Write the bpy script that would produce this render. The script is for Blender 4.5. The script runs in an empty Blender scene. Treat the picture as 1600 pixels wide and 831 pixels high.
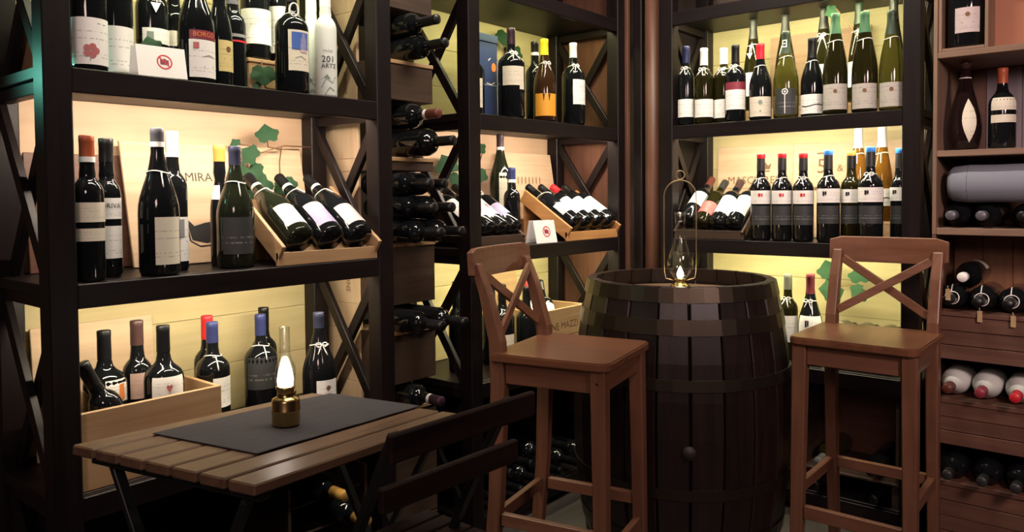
import bpy, bmesh, math, random
from mathutils import Vector, Matrix
random.seed(7)
SC = bpy.context.scene
COL = SC.collection
PI = math.pi
R = math.radians

# ------------------------------------------------------------------ camera
CAM_H = 1.19
cam_d = bpy.data.cameras.new('camera')
cam = bpy.data.objects.new('camera', cam_d)
COL.objects.link(cam)
cam_d.sensor_width = 36.0
cam_d.lens = 1194.4 / 1600 * 36
cam_d.shift_y = -(415.5 - 344.6) / 1600
cam_d.clip_start = 0.05
def cam_matrix(yaw, pitch, roll):
    f = Vector((math.cos(yaw)*math.cos(pitch), math.sin(yaw)*math.cos(pitch), -math.sin(pitch)))
    rt = Vector((math.sin(yaw), -math.cos(yaw), 0)); dn = f.cross(rt)
    r2 = rt*math.cos(roll) + dn*math.sin(roll); d2 = dn*math.cos(roll) - rt*math.sin(roll)
    m = Matrix((r2, -d2, -f)).transposed().to_4x4()
    return Matrix.Translation((0, 0, CAM_H)) @ m
cam.matrix_world = cam_matrix(R(40.13), R(1.86), R(0.506))
SC.camera = cam
SC.view_settings.view_transform = 'Standard'
SC.view_settings.look = 'None'
SC.view_settings.exposure = 0.0
SC.view_settings.gamma = 1.0
SC.view_settings.use_curve_mapping = False

# ------------------------------------------------------------------ world and lights
w = bpy.data.worlds.new('world'); SC.world = w; w.use_nodes = True
bg = w.node_tree.nodes['Background']
bg.inputs[0].default_value = (0.50, 0.36, 0.60, 1); bg.inputs[1].default_value = 0.022

YF, XF, DEP = 1.768, 2.85, 0.385          # front planes of the shelving on the two walls, shelf depth
SHELF = [0.078, 0.543, 1.008, 1.473, 1.938]
POST = 0.057
UNITS = {'L1': (0.593, 1.540), 'L2': (1.880, 2.866), 'R3': (0.0, 0.982)}
R_Y0 = 1.590
def up(unit, s, d, z):
    """point of a shelving unit: s along the front, d into the depth"""
    if unit[0] == 'L': return Vector((s, YF + d, z))
    return Vector((XF + d, R_Y0 - s, z))

def area_light(name, loc, direction, sx, sy, power, color, spread=180):
    l = bpy.data.lights.new(name, 'AREA'); l.shape = 'RECTANGLE'
    l.size = sx; l.size_y = sy; l.energy = power; l.color = color; l.spread = R(spread)
    o = bpy.data.objects.new(name, l); COL.objects.link(o)
    d = Vector(direction).normalized()
    o.location = loc
    return o, d
def aim(o, d, xaxis):
    z = -d; x = Vector(xaxis); x = (x - z*x.dot(z)).normalized(); y = z.cross(x)
    m = Matrix((x, y, z)).transposed().to_4x4(); m.translation = o.location
    o.matrix_world = m
LED = {('L1', 3): (5.5, (1.0, .98, .64)), ('L1', 2): (9.0, (1.0, .83, .66)), ('L1', 1): (6.0, (1.0, .85, .62)),
       ('L2', 3): (4.0, (1.0, .97, .50)), ('L2', 2): (7.0, (1.0, .82, .64)), ('L2', 1): (7.0, (1.0, .92, .55)),
       ('R3', 3): (9.0, (1.0, .95, .58)), ('R3', 2): (9.0, (1.0, .88, .64)), ('R3', 1): (8.0, (1.0, .92, .55))}
for (u, k), (pw, colr) in LED.items():
    s0, s1 = UNITS[u]
    c = up(u, (s0 + s1)/2, 0.050, SHELF[k+1] - 0.0345)
    back = Vector((0, 1, 0)) if u[0] == 'L' else Vector((1, 0, 0))
    o, d = area_light('shelf_light', c, back*0.8 + Vector((0, 0, -1)), (s1 - s0) - 0.16, 0.012, pw, colr)
    aim(o, d, (1, 0, 0) if u[0] == 'L' else (0, 1, 0))
# pendant lamp of the room, behind and left of the camera
o, d = area_light('room_light', (-0.85, -0.35, 2.0), (0.80, 0.42, -0.33), 0.5, 0.5, 17.0, (1.0, .68, .62)); aim(o, d, (1, 0, 0))
o, d = area_light('room_light', (1.0, -0.9, 1.95), (0.9, 0.62, -0.42), 0.4, 0.4, 12.0, (1.0, .72, .66), 100); aim(o, d, (1, 0, 0))  # fill light added to brighten the right rack, source unseen
# rows of small ceiling spots aimed at the two shelf walls
o, d = area_light('spot_row', (1.62, 1.02, 2.70), (0.0, 0.62, -1.0), 2.1, 0.05, 16.0, (1.0, .86, .72), 95); aim(o, d, (1, 0, 0))
o, d = area_light('spot_row', (2.10, 1.05, 2.70), (0.62, 0.0, -1.0), 1.0, 0.05, 11.0, (1.0, .88, .72), 95); aim(o, d, (0, 1, 0))
# unseen teal light added left of the shelves for the sheen on the post
o, d = area_light('teal_light', (0.40, 2.0, 1.48), (0.8, -0.6, -0.02), 0.05, 0.12, 0.25, (.25, 1.0, .75), 70); aim(o, d, (0, 0, 1))

# ------------------------------------------------------------------ materials
MAT = {}
def _mat(name):
    m = bpy.data.materials.new(name); m.use_nodes = True
    return m, m.node_tree, m.node_tree.nodes['Principled BSDF']
def plain(name, c, rough=0.5, metal=0.0, emit=None, es=0.0, trans=0.0, ior=1.45, spec=0.5, alpha=1.0):
    if name in MAT: return MAT[name]
    m, nt, b = _mat(name)
    b.inputs['Base Color'].default_value = (*c, 1); b.inputs['Roughness'].default_value = rough
    b.inputs['Metallic'].default_value = metal; b.inputs['IOR'].default_value = ior
    b.inputs['Transmission Weight'].default_value = trans
    b.inputs['Specular IOR Level'].default_value = spec
    if emit:
        b.inputs['Emission Color'].default_value = (*emit, 1); b.inputs['Emission Strength'].default_value = es
    MAT[name] = m; return m
def wood(name, c1, c2, axis='x', rough=0.5, fine=26.0, bump=0.15, spec=.5):
    key = name + '_' + axis
    if key in MAT: return MAT[key]
    m, nt, b = _mat(key); N = nt.nodes; L = nt.links
    tc = N.new('ShaderNodeTexCoord'); mp = N.new('ShaderNodeMapping')
    i = 'xyz'.index(axis); sc = [fine, fine, fine]; sc[i] = fine*0.06
    mp.inputs['Scale'].default_value = sc
    oi = N.new('ShaderNodeObjectInfo'); ad = N.new('ShaderNodeVectorMath'); ad.operation = 'ADD'
    mu = N.new('ShaderNodeVectorMath'); mu.operation = 'SCALE'; mu.inputs['Scale'].default_value = 31.7
    L.new(oi.outputs['Random'], mu.inputs[0])
    L.new(tc.outputs['Object'], ad.inputs[0]); L.new(mu.outputs[0], ad.inputs[1]); L.new(ad.outputs[0], mp.inputs['Vector'])
    n1 = N.new('ShaderNodeTexNoise'); n1.inputs['Scale'].default_value = 1.6; n1.inputs['Detail'].default_value = 6; n1.inputs['Distortion'].default_value = 0.7
    L.new(mp.outputs[0], n1.inputs['Vector'])
    rp = N.new('ShaderNodeValToRGB'); e = rp.color_ramp.elements
    e[0].position = 0.32; e[0].color = (*c2, 1); e[1].position = 0.68; e[1].color = (*c1, 1)
    L.new(n1.outputs['Fac'], rp.inputs['Fac'])
    mx = N.new('ShaderNodeMix'); mx.data_type = 'RGBA'; mx.blend_type = 'MULTIPLY'
    mx.inputs['Factor'].default_value = 0.35
    n2 = N.new('ShaderNodeTexNoise'); n2.inputs['Scale'].default_value = 5.0; n2.inputs['Detail'].default_value = 2
    L.new(ad.outputs[0], n2.inputs['Vector'])
    L.new(rp.outputs[0], mx.inputs['A']); L.new(n2.outputs['Color'], mx.inputs['B'])
    L.new(n2.outputs['Fac'], mx.inputs['B'])
    L.new(mx.outputs['Result'], b.inputs['Base Color'])
    b.inputs['Roughness'].default_value = rough; b.inputs['Specular IOR Level'].default_value = spec
    bp = N.new('ShaderNodeBump'); bp.inputs['Strength'].default_value = bump; bp.inputs['Distance'].default_value = 0.002
    L.new(n1.outputs['Fac'], bp.inputs['Height']); L.new(bp.outputs[0], b.inputs['Normal'])
    MAT[key] = m; return m
def paper(name, c, ink, lines=13):
    """label paper with a few faint printed lines"""
    if name in MAT: return MAT[name]
    m, nt, b = _mat(name); N = nt.nodes; L = nt.links
    tc = N.new('ShaderNodeTexCoord'); sp = N.new('ShaderNodeSeparateXYZ'); L.new(tc.outputs['Generated'], sp.inputs[0])
    def mth(op, a, bb=None, v=None):
        n = N.new('ShaderNodeMath'); n.operation = op
        L.new(a, n.inputs[0])
        if bb is not None: L.new(bb, n.inputs[1])
        elif v is not None: n.inputs[1].default_value = v
        return n.outputs[0]
    zl = mth('MULTIPLY', sp.outputs['Z'], v=lines); fr = mth('FRACT', zl); fl = mth('FLOOR', zl)
    band = mth('LESS_THAN', fr, v=0.30)
    cb = N.new('ShaderNodeCombineXYZ'); L.new(mth('MULTIPLY', sp.outputs['X'], v=11), cb.inputs[0]); L.new(mth('MULTIPLY', sp.outputs['Y'], v=11), cb.inputs[1]); L.new(mth('MULTIPLY', fl, v=3.7), cb.inputs[2])
    no = N.new('ShaderNodeTexNoise'); no.inputs['Scale'].default_value = 1.0; no.inputs['Detail'].default_value = 3; L.new(cb.outputs[0], no.inputs['Vector'])
    ln = N.new('ShaderNodeTexNoise'); ln.inputs['Scale'].default_value = 1.9
    cb2 = N.new('ShaderNodeCombineXYZ'); L.new(fl, cb2.inputs[2]); L.new(cb2.outputs[0], ln.inputs['Vector'])
    word = mth('MULTIPLY', mth('GREATER_THAN', no.outputs['Fac'], v=0.5), mth('GREATER_THAN', ln.outputs['Fac'], v=0.5))
    inz = mth('MULTIPLY', mth('GREATER_THAN', sp.outputs['Z'], v=0.1), mth('LESS_THAN', sp.outputs['Z'], v=0.9))
    f = mth('MULTIPLY', mth('MULTIPLY', band, word), inz)
    f = mth('MULTIPLY', f, v=0.42)
    mx = N.new('ShaderNodeMix'); mx.data_type = 'RGBA'
    L.new(f, mx.inputs['Factor']); mx.inputs['A'].default_value = (*c, 1); mx.inputs['B'].default_value = (*ink, 1)
    L.new(mx.outputs['Result'], b.inputs['Base Color']); b.inputs['Roughness'].default_value = 0.6
    MAT[name] = m; return m
DARK = dict(c1=(.011, .006, .006), c2=(.005, .003, .004))
def dark(ax): return wood('dark_wood', ax and DARK['c1'], DARK['c2'], ax, 0.45, 30, 0.1, spec=.3)
def pine(ax): return wood('pine', (.52, .34, .18), (.42, .25, .12), ax, 0.55)
def pale(ax): return wood('pale_wood', (.70, .52, .34), (.60, .42, .26), ax, 0.6)
def peach(ax): return wood('peach_board', (.72, .50, .33), (.64, .43, .27), ax, .6, 14)
def board(ax): return wood('back_board', (.66, .56, .30), (.58, .48, .24), ax, 0.6, 14)
def brown(ax): return wood('brown_wood', (.17, .075, .045), (.11, .045, .028), ax, 0.5)
def umber(ax): return wood('umber_wood', (.075, .044, .028), (.045, .027, .018), ax, 0.5)
def stoolw(ax): return wood('stool_wood', (.21, .095, .055), (.15, .062, .034), ax, 0.38)
def tablew(ax): return wood('table_wood', (.20, .12, .07), (.13, .075, .045), ax, 0.4)
def rackw(ax): return wood('rack_wood', (.17, .078, .05), (.11, .048, .032), ax, 0.55)
GLASS = {'dark': plain('dark_glass', (.006, .007, .008), .07),
         'green': plain('green_glass', (.011, .014, .008), .07),
         'amber': plain('amber_glass', (.030, .014, .006), .07),
         'olive': plain('olive_glass', (.019, .017, .005), .06, trans=.36, ior=1.4),
         'oliveb': plain('yellow_green_glass', (.11, .105, .018), .06, trans=.50, ior=1.4),
         'gold': plain('golden_glass', (.24, .11, .015), .06, trans=.55, ior=1.4),
         'whiteglass': plain('white_wrap', (.68, .72, .68), .35)}
CAPC = {'black': (.005, .005, .006), 'white': (.85, .84, .82), 'orangered': (.38, .085, .035), 'grey': (.10, .10, .12), 'silver': (.45, .45, .46),
        'gold': (.46, .27, .06), 'slate': (.030, .034, .07), 'brown': (.055, .028, .026), 'red': (.55, .02, .03), 'scarlet': (.85, .02, .04), 'blue': (.028, .036, .12),
        'plum': (.032, .014, .026), 'lemon': (.90, .70, .02), 'navy': (.014, .018, .07), 'dkgreen': (.03, .05, .03), 'green': (.05, .14, .07),
        'silverdk': (.03, .03, .027), 'dkgrey': (.025, .025, .026), 'greytop': (.13, .13, .11), 'burgundy': (.12, .02, .03), 'tan': (.45, .25, .06), 'waxred': (.25, .03, .05), 'redbrown': (.11, .03, .02)}
for k, c in list(CAPC.items()): CAPC[k] = plain('capsule_' + k, c, .38)
INK = (.05, .045, .05)
LABC = {'white': paper('white_paper', (.82, .81, .78), INK), 'cream': paper('cream_paper', (.66, .62, .50), INK), 'yellow': paper('yellow_paper', (.62, .52, .22), INK),
        'pink': paper('pink_paper', (.48, .33, .28), INK), 'orange': plain('orange_paper', (.72, .33, .03), .5), 'maroon': plain('maroon_paper', (.22, .03, .05), .5),
        'greylab': paper('grey_paper', (.42, .40, .36), INK, 11), 'darklabel': paper('dark_paper', (.03, .032, .034), (.30, .30, .28), 7),
        'red': plain('red_ink', (.55, .02, .03), .5), 'greydk': plain('grey_ink', (.25, .25, .26), .5), 'black': plain('black_ink', (.012, .012, .014), .5),
        'rose': paper('rose_paper', (.55, .12, .11), (.75, .55, .45)), 'lilac': paper('lilac_paper', (.30, .27, .42), (.08, .06, .14)), 'greypink': paper('grey_pink_paper', (.50, .42, .42), INK), 'greyred': plain('faded_red_ink', (.45, .14, .14), .5),
        'blueink': plain('blue_ink', (.05, .12, .40), .5), 'brownink': plain('brown_ink', (.16, .08, .035), .6), 'orangeink': plain('orange_ink', (.80, .25, .06), .5), 'whiteink': plain('white_ink', (.8, .8, .78), .5), 'greenink': plain('grey_green_ink', (.22, .28, .25), .5)}
STRING = plain('white_string', (.85, .83, .78), .7)
BRASS = plain('brass', (.55, .40, .16), .25, 1.0)
STEEL = plain('dark_metal', (.03, .035, .035), .35, .6)
def thin_glass():
    m = bpy.data.materials.new('lamp_glass'); m.use_nodes = True; nt = m.node_tree; N = nt.nodes; N.clear()
    out = N.new('ShaderNodeOutputMaterial'); mx = N.new('ShaderNodeMixShader'); tr = N.new('ShaderNodeBsdfTransparent'); gl = N.new('ShaderNodeBsdfGlossy')
    tr.inputs[0].default_value = (.96, .97, .97, 1); gl.inputs['Roughness'].default_value = .04; gl.inputs['Color'].default_value = (.9, .9, .9, 1)
    lw = N.new('ShaderNodeLayerWeight'); lw.inputs['Blend'].default_value = .5
    pw = N.new('ShaderNodeMath'); pw.operation = 'POWER'; pw.inputs[1].default_value = 3.0; nt.links.new(lw.outputs['Facing'], pw.inputs[0])
    ma = N.new('ShaderNodeMath'); ma.operation = 'MULTIPLY_ADD'; ma.inputs[1].default_value = .45; ma.inputs[2].default_value = .04; nt.links.new(pw.outputs[0], ma.inputs[0])
    nt.links.new(ma.outputs[0], mx.inputs[0]); nt.links.new(tr.outputs[0], mx.inputs[1]); nt.links.new(gl.outputs[0], mx.inputs[2]); nt.links.new(mx.outputs[0], out.inputs[0])
    return m
CLEAR = thin_glass()
FLAME = plain('flame', (1, .8, .5), .5, emit=(1.0, .78, .48), es=45.0)
BULB = plain('lit_bulb', (1, .95, .9), .5, emit=(1.0, .88, .78), es=16.0)
LEAF = plain('ivy_leaf', (.020, .060, .026), .75, spec=.25); STEMM = plain('ivy_stem', (.16, .08, .04), .6)

# ------------------------------------------------------------------ geometry helpers
def obj(name, bm_or_me, mat, parent=None, smooth=False, mw=None):
    if isinstance(bm_or_me, bmesh.types.BMesh):
        me = bpy.data.meshes.new(name); bm_or_me.to_mesh(me); bm_or_me.free()
    else: me = bm_or_me
    if mat is not None and not me.materials: me.materials.append(mat)
    if smooth:
        for p in me.polygons: p.use_smooth = True
    o = bpy.data.objects.new(name, me); COL.objects.link(o)
    if parent: o.parent = parent
    if mw is not None: o.matrix_local = mw
    return o
def tag(o, label, cat, group=None):
    o['label'] = label; o['category'] = cat
    if group: o['group'] = group
    return o
def thing(name, label, cat, loc=(0, 0, 0), rz=0.0, group=None):
    o = bpy.data.objects.new(name, None); COL.objects.link(o); o.empty_display_size = 0.05
    o.location = loc; o.rotation_euler = (0, 0, rz)
    return tag(o, label, cat, group)
def structure(o): o['kind'] = 'structure'; return o
def box(lo, hi, bev=0.0015, bm=None):
    bm = bm or bmesh.new()
    lo, hi = [min(a, b) for a, b in zip(lo, hi)], [max(a, b) for a, b in zip(lo, hi)]
    v = [bm.verts.new((x, y, z)) for x in (lo[0], hi[0]) for y in (lo[1], hi[1]) for z in (lo[2], hi[2])]
    fs = [bm.faces.new([v[i] for i in f]) for f in ((0, 1, 3, 2), (4, 6, 7, 5), (0, 4, 5, 1), (2, 3, 7, 6), (0, 2, 6, 4), (1, 5, 7, 3))]
    if bev:
        es = list({e for f in fs for e in f.edges})
        bmesh.ops.bevel(bm, geom=es, offset=bev, segments=1, affect='EDGES')
    return bm
def bar(a, b, w, t, upv=(0, 0, 1), bev=0.0015):
    """square bar from a to b; w across (perpendicular to upv), t along upv"""
    a, b = Vector(a), Vector(b); d = (b - a); ln = d.length; z = d.normalized()
    y = Vector(upv); y = (y - z*y.dot(z)).normalized(); x = y.cross(z)
    bm = box((-w/2, -t/2, 0), (w/2, t/2, ln), bev)
    m = Matrix((x, y, z)).transposed().to_4x4(); m.translation = a
    bm.transform(m); return bm
def taper(a, b, wa, wb, upv=(1, 0, 0), ta=None, tb=None):
    a, b = Vector(a), Vector(b); z = (b - a).normalized()
    y = Vector(upv); y = (y - z*y.dot(z)).normalized(); x = y.cross(z)
    ta = ta or wa; tb = tb or wb
    bm = bmesh.new(); v = []
    for p, ww, tt in ((a, wa, ta), (b, wb, tb)):
        for sx, sy in ((-1, -1), (1, -1), (1, 1), (-1, 1)): v.append(bm.verts.new(p + x*sx*ww/2 + y*sy*tt/2))
    for f in ((3, 2, 1, 0), (4, 5, 6, 7), (0, 1, 5, 4), (1, 2, 6, 5), (2, 3, 7, 6), (3, 0, 4, 7)): bm.faces.new([v[i] for i in f])
    bmesh.ops.bevel(bm, geom=bm.edges[:], offset=0.003, segments=1, affect='EDGES')
    return bm
def lathe(prof, n=20, bm=None, off=(0, 0, 0)):
    bm = bm or bmesh.new(); rings = []
    for r, z in prof:
        if r < 1e-6: rings.append([bm.verts.new((off[0], off[1], z + off[2]))])
        else: rings.append([bm.verts.new((off[0] + r*math.cos(2*PI*i/n), off[1] + r*math.sin(2*PI*i/n), z + off[2])) for i in range(n)])
    for a, b in zip(rings, rings[1:]):
        if len(a) == 1 and len(b) == 1: continue
        for i in range(n):
            j = (i+1) % n
            if len(a) == 1: bm.faces.new((a[0], b[j], b[i]))
            elif len(b) == 1: bm.faces.new((a[i], a[j], b[0]))
            else: bm.faces.new((a[i], a[j], b[j], b[i]))
    return bm
def tube(pts, rad, n=6, closed=False, bm=None):
    bm = bm or bmesh.new(); pts = [Vector(p) for p in pts]; rings = []; m = len(pts); prev = None
    for i, p in enumerate(pts):
        if closed: t = pts[(i+1) % m] - pts[i-1]
        else: t = pts[min(i+1, m-1)] - pts[max(i-1, 0)]
        t.normalize()
        ref = prev if prev is not None else (Vector((0, 0, 1)) if abs(t.z) < 0.9 else Vector((1, 0, 0)))
        x = (ref - t*ref.dot(t)).normalized(); prev = x; y = t.cross(x)
        rr = rad[i] if isinstance(rad, (list, tuple)) else rad
        rings.append([bm.verts.new(p + x*math.cos(2*PI*k/n)*rr + y*math.sin(2*PI*k/n)*rr) for k in range(n)])
    for i in range(m if closed else m-1):
        a, b = rings[i], rings[(i+1) % m]
        for k in range(n): bm.faces.new((a[k], a[(k+1) % n], b[(k+1) % n], b[k]))
    if not closed: bm.faces.new(rings[0][::-1]); bm.faces.new(rings[-1])
    return bm
_TX = {}
def text_geo(s):
    """flat lettering, unit height, centred"""
    if s in _TX: return _TX[s]
    cu = bpy.data.curves.new('lettering', 'FONT'); cu.body = s; cu.size = 1.0; cu.align_x = 'CENTER'; cu.align_y = 'CENTER'; cu.resolution_u = 2
    o = bpy.data.objects.new('lettering', cu); COL.objects.link(o)
    dg = bpy.context.evaluated_depsgraph_get(); me = o.evaluated_get(dg).to_mesh()
    g = ([(v.co.x, v.co.y) for v in me.vertices], [tuple(p.vertices) for p in me.polygons])
    bpy.data.objects.remove(o); bpy.data.curves.remove(cu)
    _TX[s] = g; return g
def circ(cx, cy, rx, ry=None, n=14):
    ry = ry or rx; return ([(cx + rx*math.cos(2*PI*i/n), cy + ry*math.sin(2*PI*i/n)) for i in range(n)], [tuple(range(n))])
def ring2(cx, cy, r0, r1, n=20):
    v = [(cx + r*math.cos(2*PI*i/n), cy + r*math.sin(2*PI*i/n)) for r in (r0, r1) for i in range(n)]
    return v, [(i, (i+1) % n, n + (i+1) % n, n + i) for i in range(n)]
def rect2(x0, y0, x1, y1):
    n = max(1, int(abs(x1 - x0)/.004)); n = 1 if n > 40 else n
    return [(x0 + (x1 - x0)*i/n, y) for i in range(n + 1) for y in (y0, y1)], [(2*i, 2*i+2, 2*i+3, 2*i+1) for i in range(n)]
def poly2(p): return list(p), [tuple(range(len(p)))]
def line2(p, w):
    v, f = [], []
    for i in range(len(p)):
        a = Vector(p[max(i-1, 0)]); b = Vector(p[min(i+1, len(p)-1)]); t = (b - a).normalized(); n = Vector((-t.y, t.x))*w/2
        v += [tuple(Vector(p[i]) + n), tuple(Vector(p[i]) - n)]
        if i: f.append((2*i-2, 2*i-1, 2*i+1, 2*i))
    return v, f
def text2(s, cx, cy, h, sx=1.0):
    v, f = text_geo(s); return [(cx + x*h*sx, cy + y*h) for x, y in v], f
def merge2(*gs):
    V, F = [], []
    for v, f in gs:
        o = len(V); V += list(v); F += [tuple(i + o for i in q) for q in f]
    return V, F
def flat(g, fn):
    """lay flat shapes on a surface through fn(x, y) -> 3d"""
    bm = bmesh.new(); vs = [bm.verts.new(fn(x, y)) for x, y in g[0]]
    for f in g[1]:
        try: bm.faces.new([vs[i] for i in f])
        except ValueError: pass
    return bm

# ------------------------------------------------------------------ bottles
def profile(typ, h, r):
    nk = 0.0148
    if typ == 'bdx': P = [(0, 0), (r*.9, 0), (r, .010), (r, .59*h), (r*.975, .62*h), (r*.88, .653*h), (r*.70, .682*h), (r*.52, .705*h), (max(nk*1.15, r*.40), .73*h), (nk*1.04, .78*h)]
    elif typ == 'bur': P = [(0, 0), (r*.9, 0), (r, .010), (r, .42*h), (r*.975, .475*h), (r*.90, .53*h), (r*.77, .59*h), (r*.62, .65*h), (r*.49, .71*h), (max(nk*1.1, r*.40), .77*h), (nk*1.02, .83*h)]
    elif typ == 'half': P = [(0, 0), (r*.9, 0), (r, .010), (r, .55*h), (r*.95, .60*h), (r*.75, .655*h), (r*.5, .70*h), (max(nk, r*.42), .74*h), (nk, .80*h)]
    else: P = [(0, 0), (r*.9, 0), (r, .010), (r, .38*h), (r*.97, .45*h), (r*.89, .53*h), (r*.76, .62*h), (r*.62, .70*h), (r*.50, .78*h), (max(nk*1.05, r*.40), .85*h), (nk, .90*h)]
    return P + [(nk, h - .016), (nk + .0004, h - .015), (nk + .0004, h - .002), (nk - .001, h), (0, h)]
def rad_at(P, z):
    for (r0, z0), (r1, z1) in zip(P[1:], P[2:]):
        if z0 <= z <= z1 and z1 > z0: return r0 + (r1 - r0)*(z - z0)/(z1 - z0)
    return P[-2][0]
def patch(P, z0, z1, ang, half, off=.0007):
    n = max(4, int(half/7)); bm = bmesh.new(); rows = []
    zs = [z0, z1] if rad_at(P, z1) > .985*rad_at(P, z0) else [z0 + (z1 - z0)*k/4 for k in range(5)]
    for z in zs:
        rr = rad_at(P, z) + off
        rows.append([bm.verts.new((rr*math.cos(R(ang + half*(2*i/n - 1))), rr*math.sin(R(ang + half*(2*i/n - 1))), z)) for i in range(n + 1)])
    for a, b in zip(rows, rows[1:]):
        for i in range(n): bm.faces.new((a[i], a[i+1], b[i+1], b[i]))
    return bm
def bend(P, ang, off=.0016):
    def fn(x, z):
        rr = rad_at(P, z) + off; a = R(ang) + x/rr
        return (rr*math.cos(a), rr*math.sin(a), z)
    return fn
def label_print(kind, P, z0, z1, ang, half, par):
    """emblems and lettering on a label: list of (shapes, ink)"""
    r = rad_at(P, z0); hw = R(half)*r; h = z1 - z0; zc = (z0 + z1)/2; S = []
    if kind == 'flower': S = [(merge2(*[circ(-.010 + .010*math.cos(a), z0 + .030 + .009*math.sin(a), .0075) for a in (0, 1.25, 2.5, 3.8, 5.0)]), 'greyred'), (merge2(line2([(-.010, z0 + .022), (-.012, z0 + .008)], .0015), line2([(.004, z1 - .012), (.024, z1 - .013)], .002)), 'greydk')]
    elif kind == 'redcrest': S = [(rect2(-hw*.75, z1 - .022, -hw*.38, z1 - .007), 'greyred'), (merge2(line2([(-hw*.1, z0 + h*.55), (hw*.3, z0 + h*.6), (hw*.7, z0 + h*.55)], .002), line2([(-hw*.1, z0 + h*.28), (hw*.7, z0 + h*.3)], .0016)), 'greydk')]
    elif kind in ('BORGO', 'ORIVA'): S = [(text2(kind, 0, zc if kind == 'BORGO' else z0 + h*.62, .016), 'orangeink' if kind == 'BORGO' else 'black')]
    elif kind == 'stampbox': S = [(rect2(-hw*.75, z0 + h*.2, -hw*.35, z0 + h*.75), 'greenink')]
    elif kind == 'oval': S = [(circ(0, z0 + h*.72, .007), 'brownink'), (line2([(-hw*.5, z0 + h*.4), (hw*.5, z0 + h*.4)], .0015), 'brownink')]
    elif kind == 'castle': S = [(rect2(-hw*.75, z0 + h*.52, hw*.75, z1 - .006), 'blueink'), (merge2(rect2(-hw*.05, z0 + h*.45, hw*.62, z0 + h*.66), rect2(hw*.02, z0 + h*.66, hw*.55, z0 + h*.80), rect2(hw*.15, z0 + h*.80, hw*.42, z0 + h*.92)), 'greypink'), (line2([(-hw*.5, z0 + h*.3), (0, z0 + h*.36), (hw*.5, z0 + h*.28)], .002), 'greydk')]
    elif kind == 'darksq': S = [(rect2(-hw*.62, z0 + h*.55, hw*.3, z0 + h*.95), 'greydk'), (line2([(-hw*.7, z0 + h*.45), (hw*.6, z0 + h*.45)], .002), 'greydk')]
    elif kind == 'orangebit': S = [(rect2(hw*.1, z0 + h*.1, hw*.6, z0 + h*.8), 'orangeink')]
    elif kind == 'heart': S = [(poly2([(0, z0 + h*.25), (.007, z0 + h*.5), (.006, z0 + h*.65), (0, z0 + h*.58), (-.006, z0 + h*.65), (-.007, z0 + h*.5)]), 'greyred')]
    elif kind == 'teeth': S = [(merge2(*[poly2([(x - .004, z1 - .001), (x + .004, z1 - .001), (x + .001, z1 - .026), (x - .001, z1 - .026)]) for x in (-.010, .012)]), 'black')]
    elif kind == 'seal': S = [(circ(0, z0 + h*.72, .0085), 'greenink'), (circ(0, z0 + h*.28, .003), 'greydk')]
    elif kind == 'rose': S = [(merge2(ring2(-.004, z1 - .012, .008, .0115), line2([(-.004, z1 - .023), (-.004, z0 + .004)], .0028), circ(-.004, z1 - .012, .004)), 'whiteink')]
    elif kind == 'wave': S = [(line2([(hw*.8*t, z0 + h*.42 + .004*math.sin(3*t)) for t in (-1, -.6, -.2, .2, .6, 1)], .0035), 'black')]
    elif kind in ('redmark', 'blackmark'): S = [(merge2(rect2(-.011, z0 + h*.55, -.002, z0 + h*.78), rect2(0, z0 + h*.55, .006, z0 + h*.78)) if kind == 'redmark' else merge2(rect2(-.020, z0 + h*.5, -.013, z0 + h*.8), rect2(-.012, z0 + h*.55, -.006, z0 + h*.8)), 'red' if kind == 'redmark' else 'black')]
    for g, ink in S:
        g = ([(-x, y) for x, y in g[0]], g[1]) if False else g
        obj('printed_emblem', flat(g, bend(P, ang)), LABC[ink], par)
_BM = {}
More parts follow.
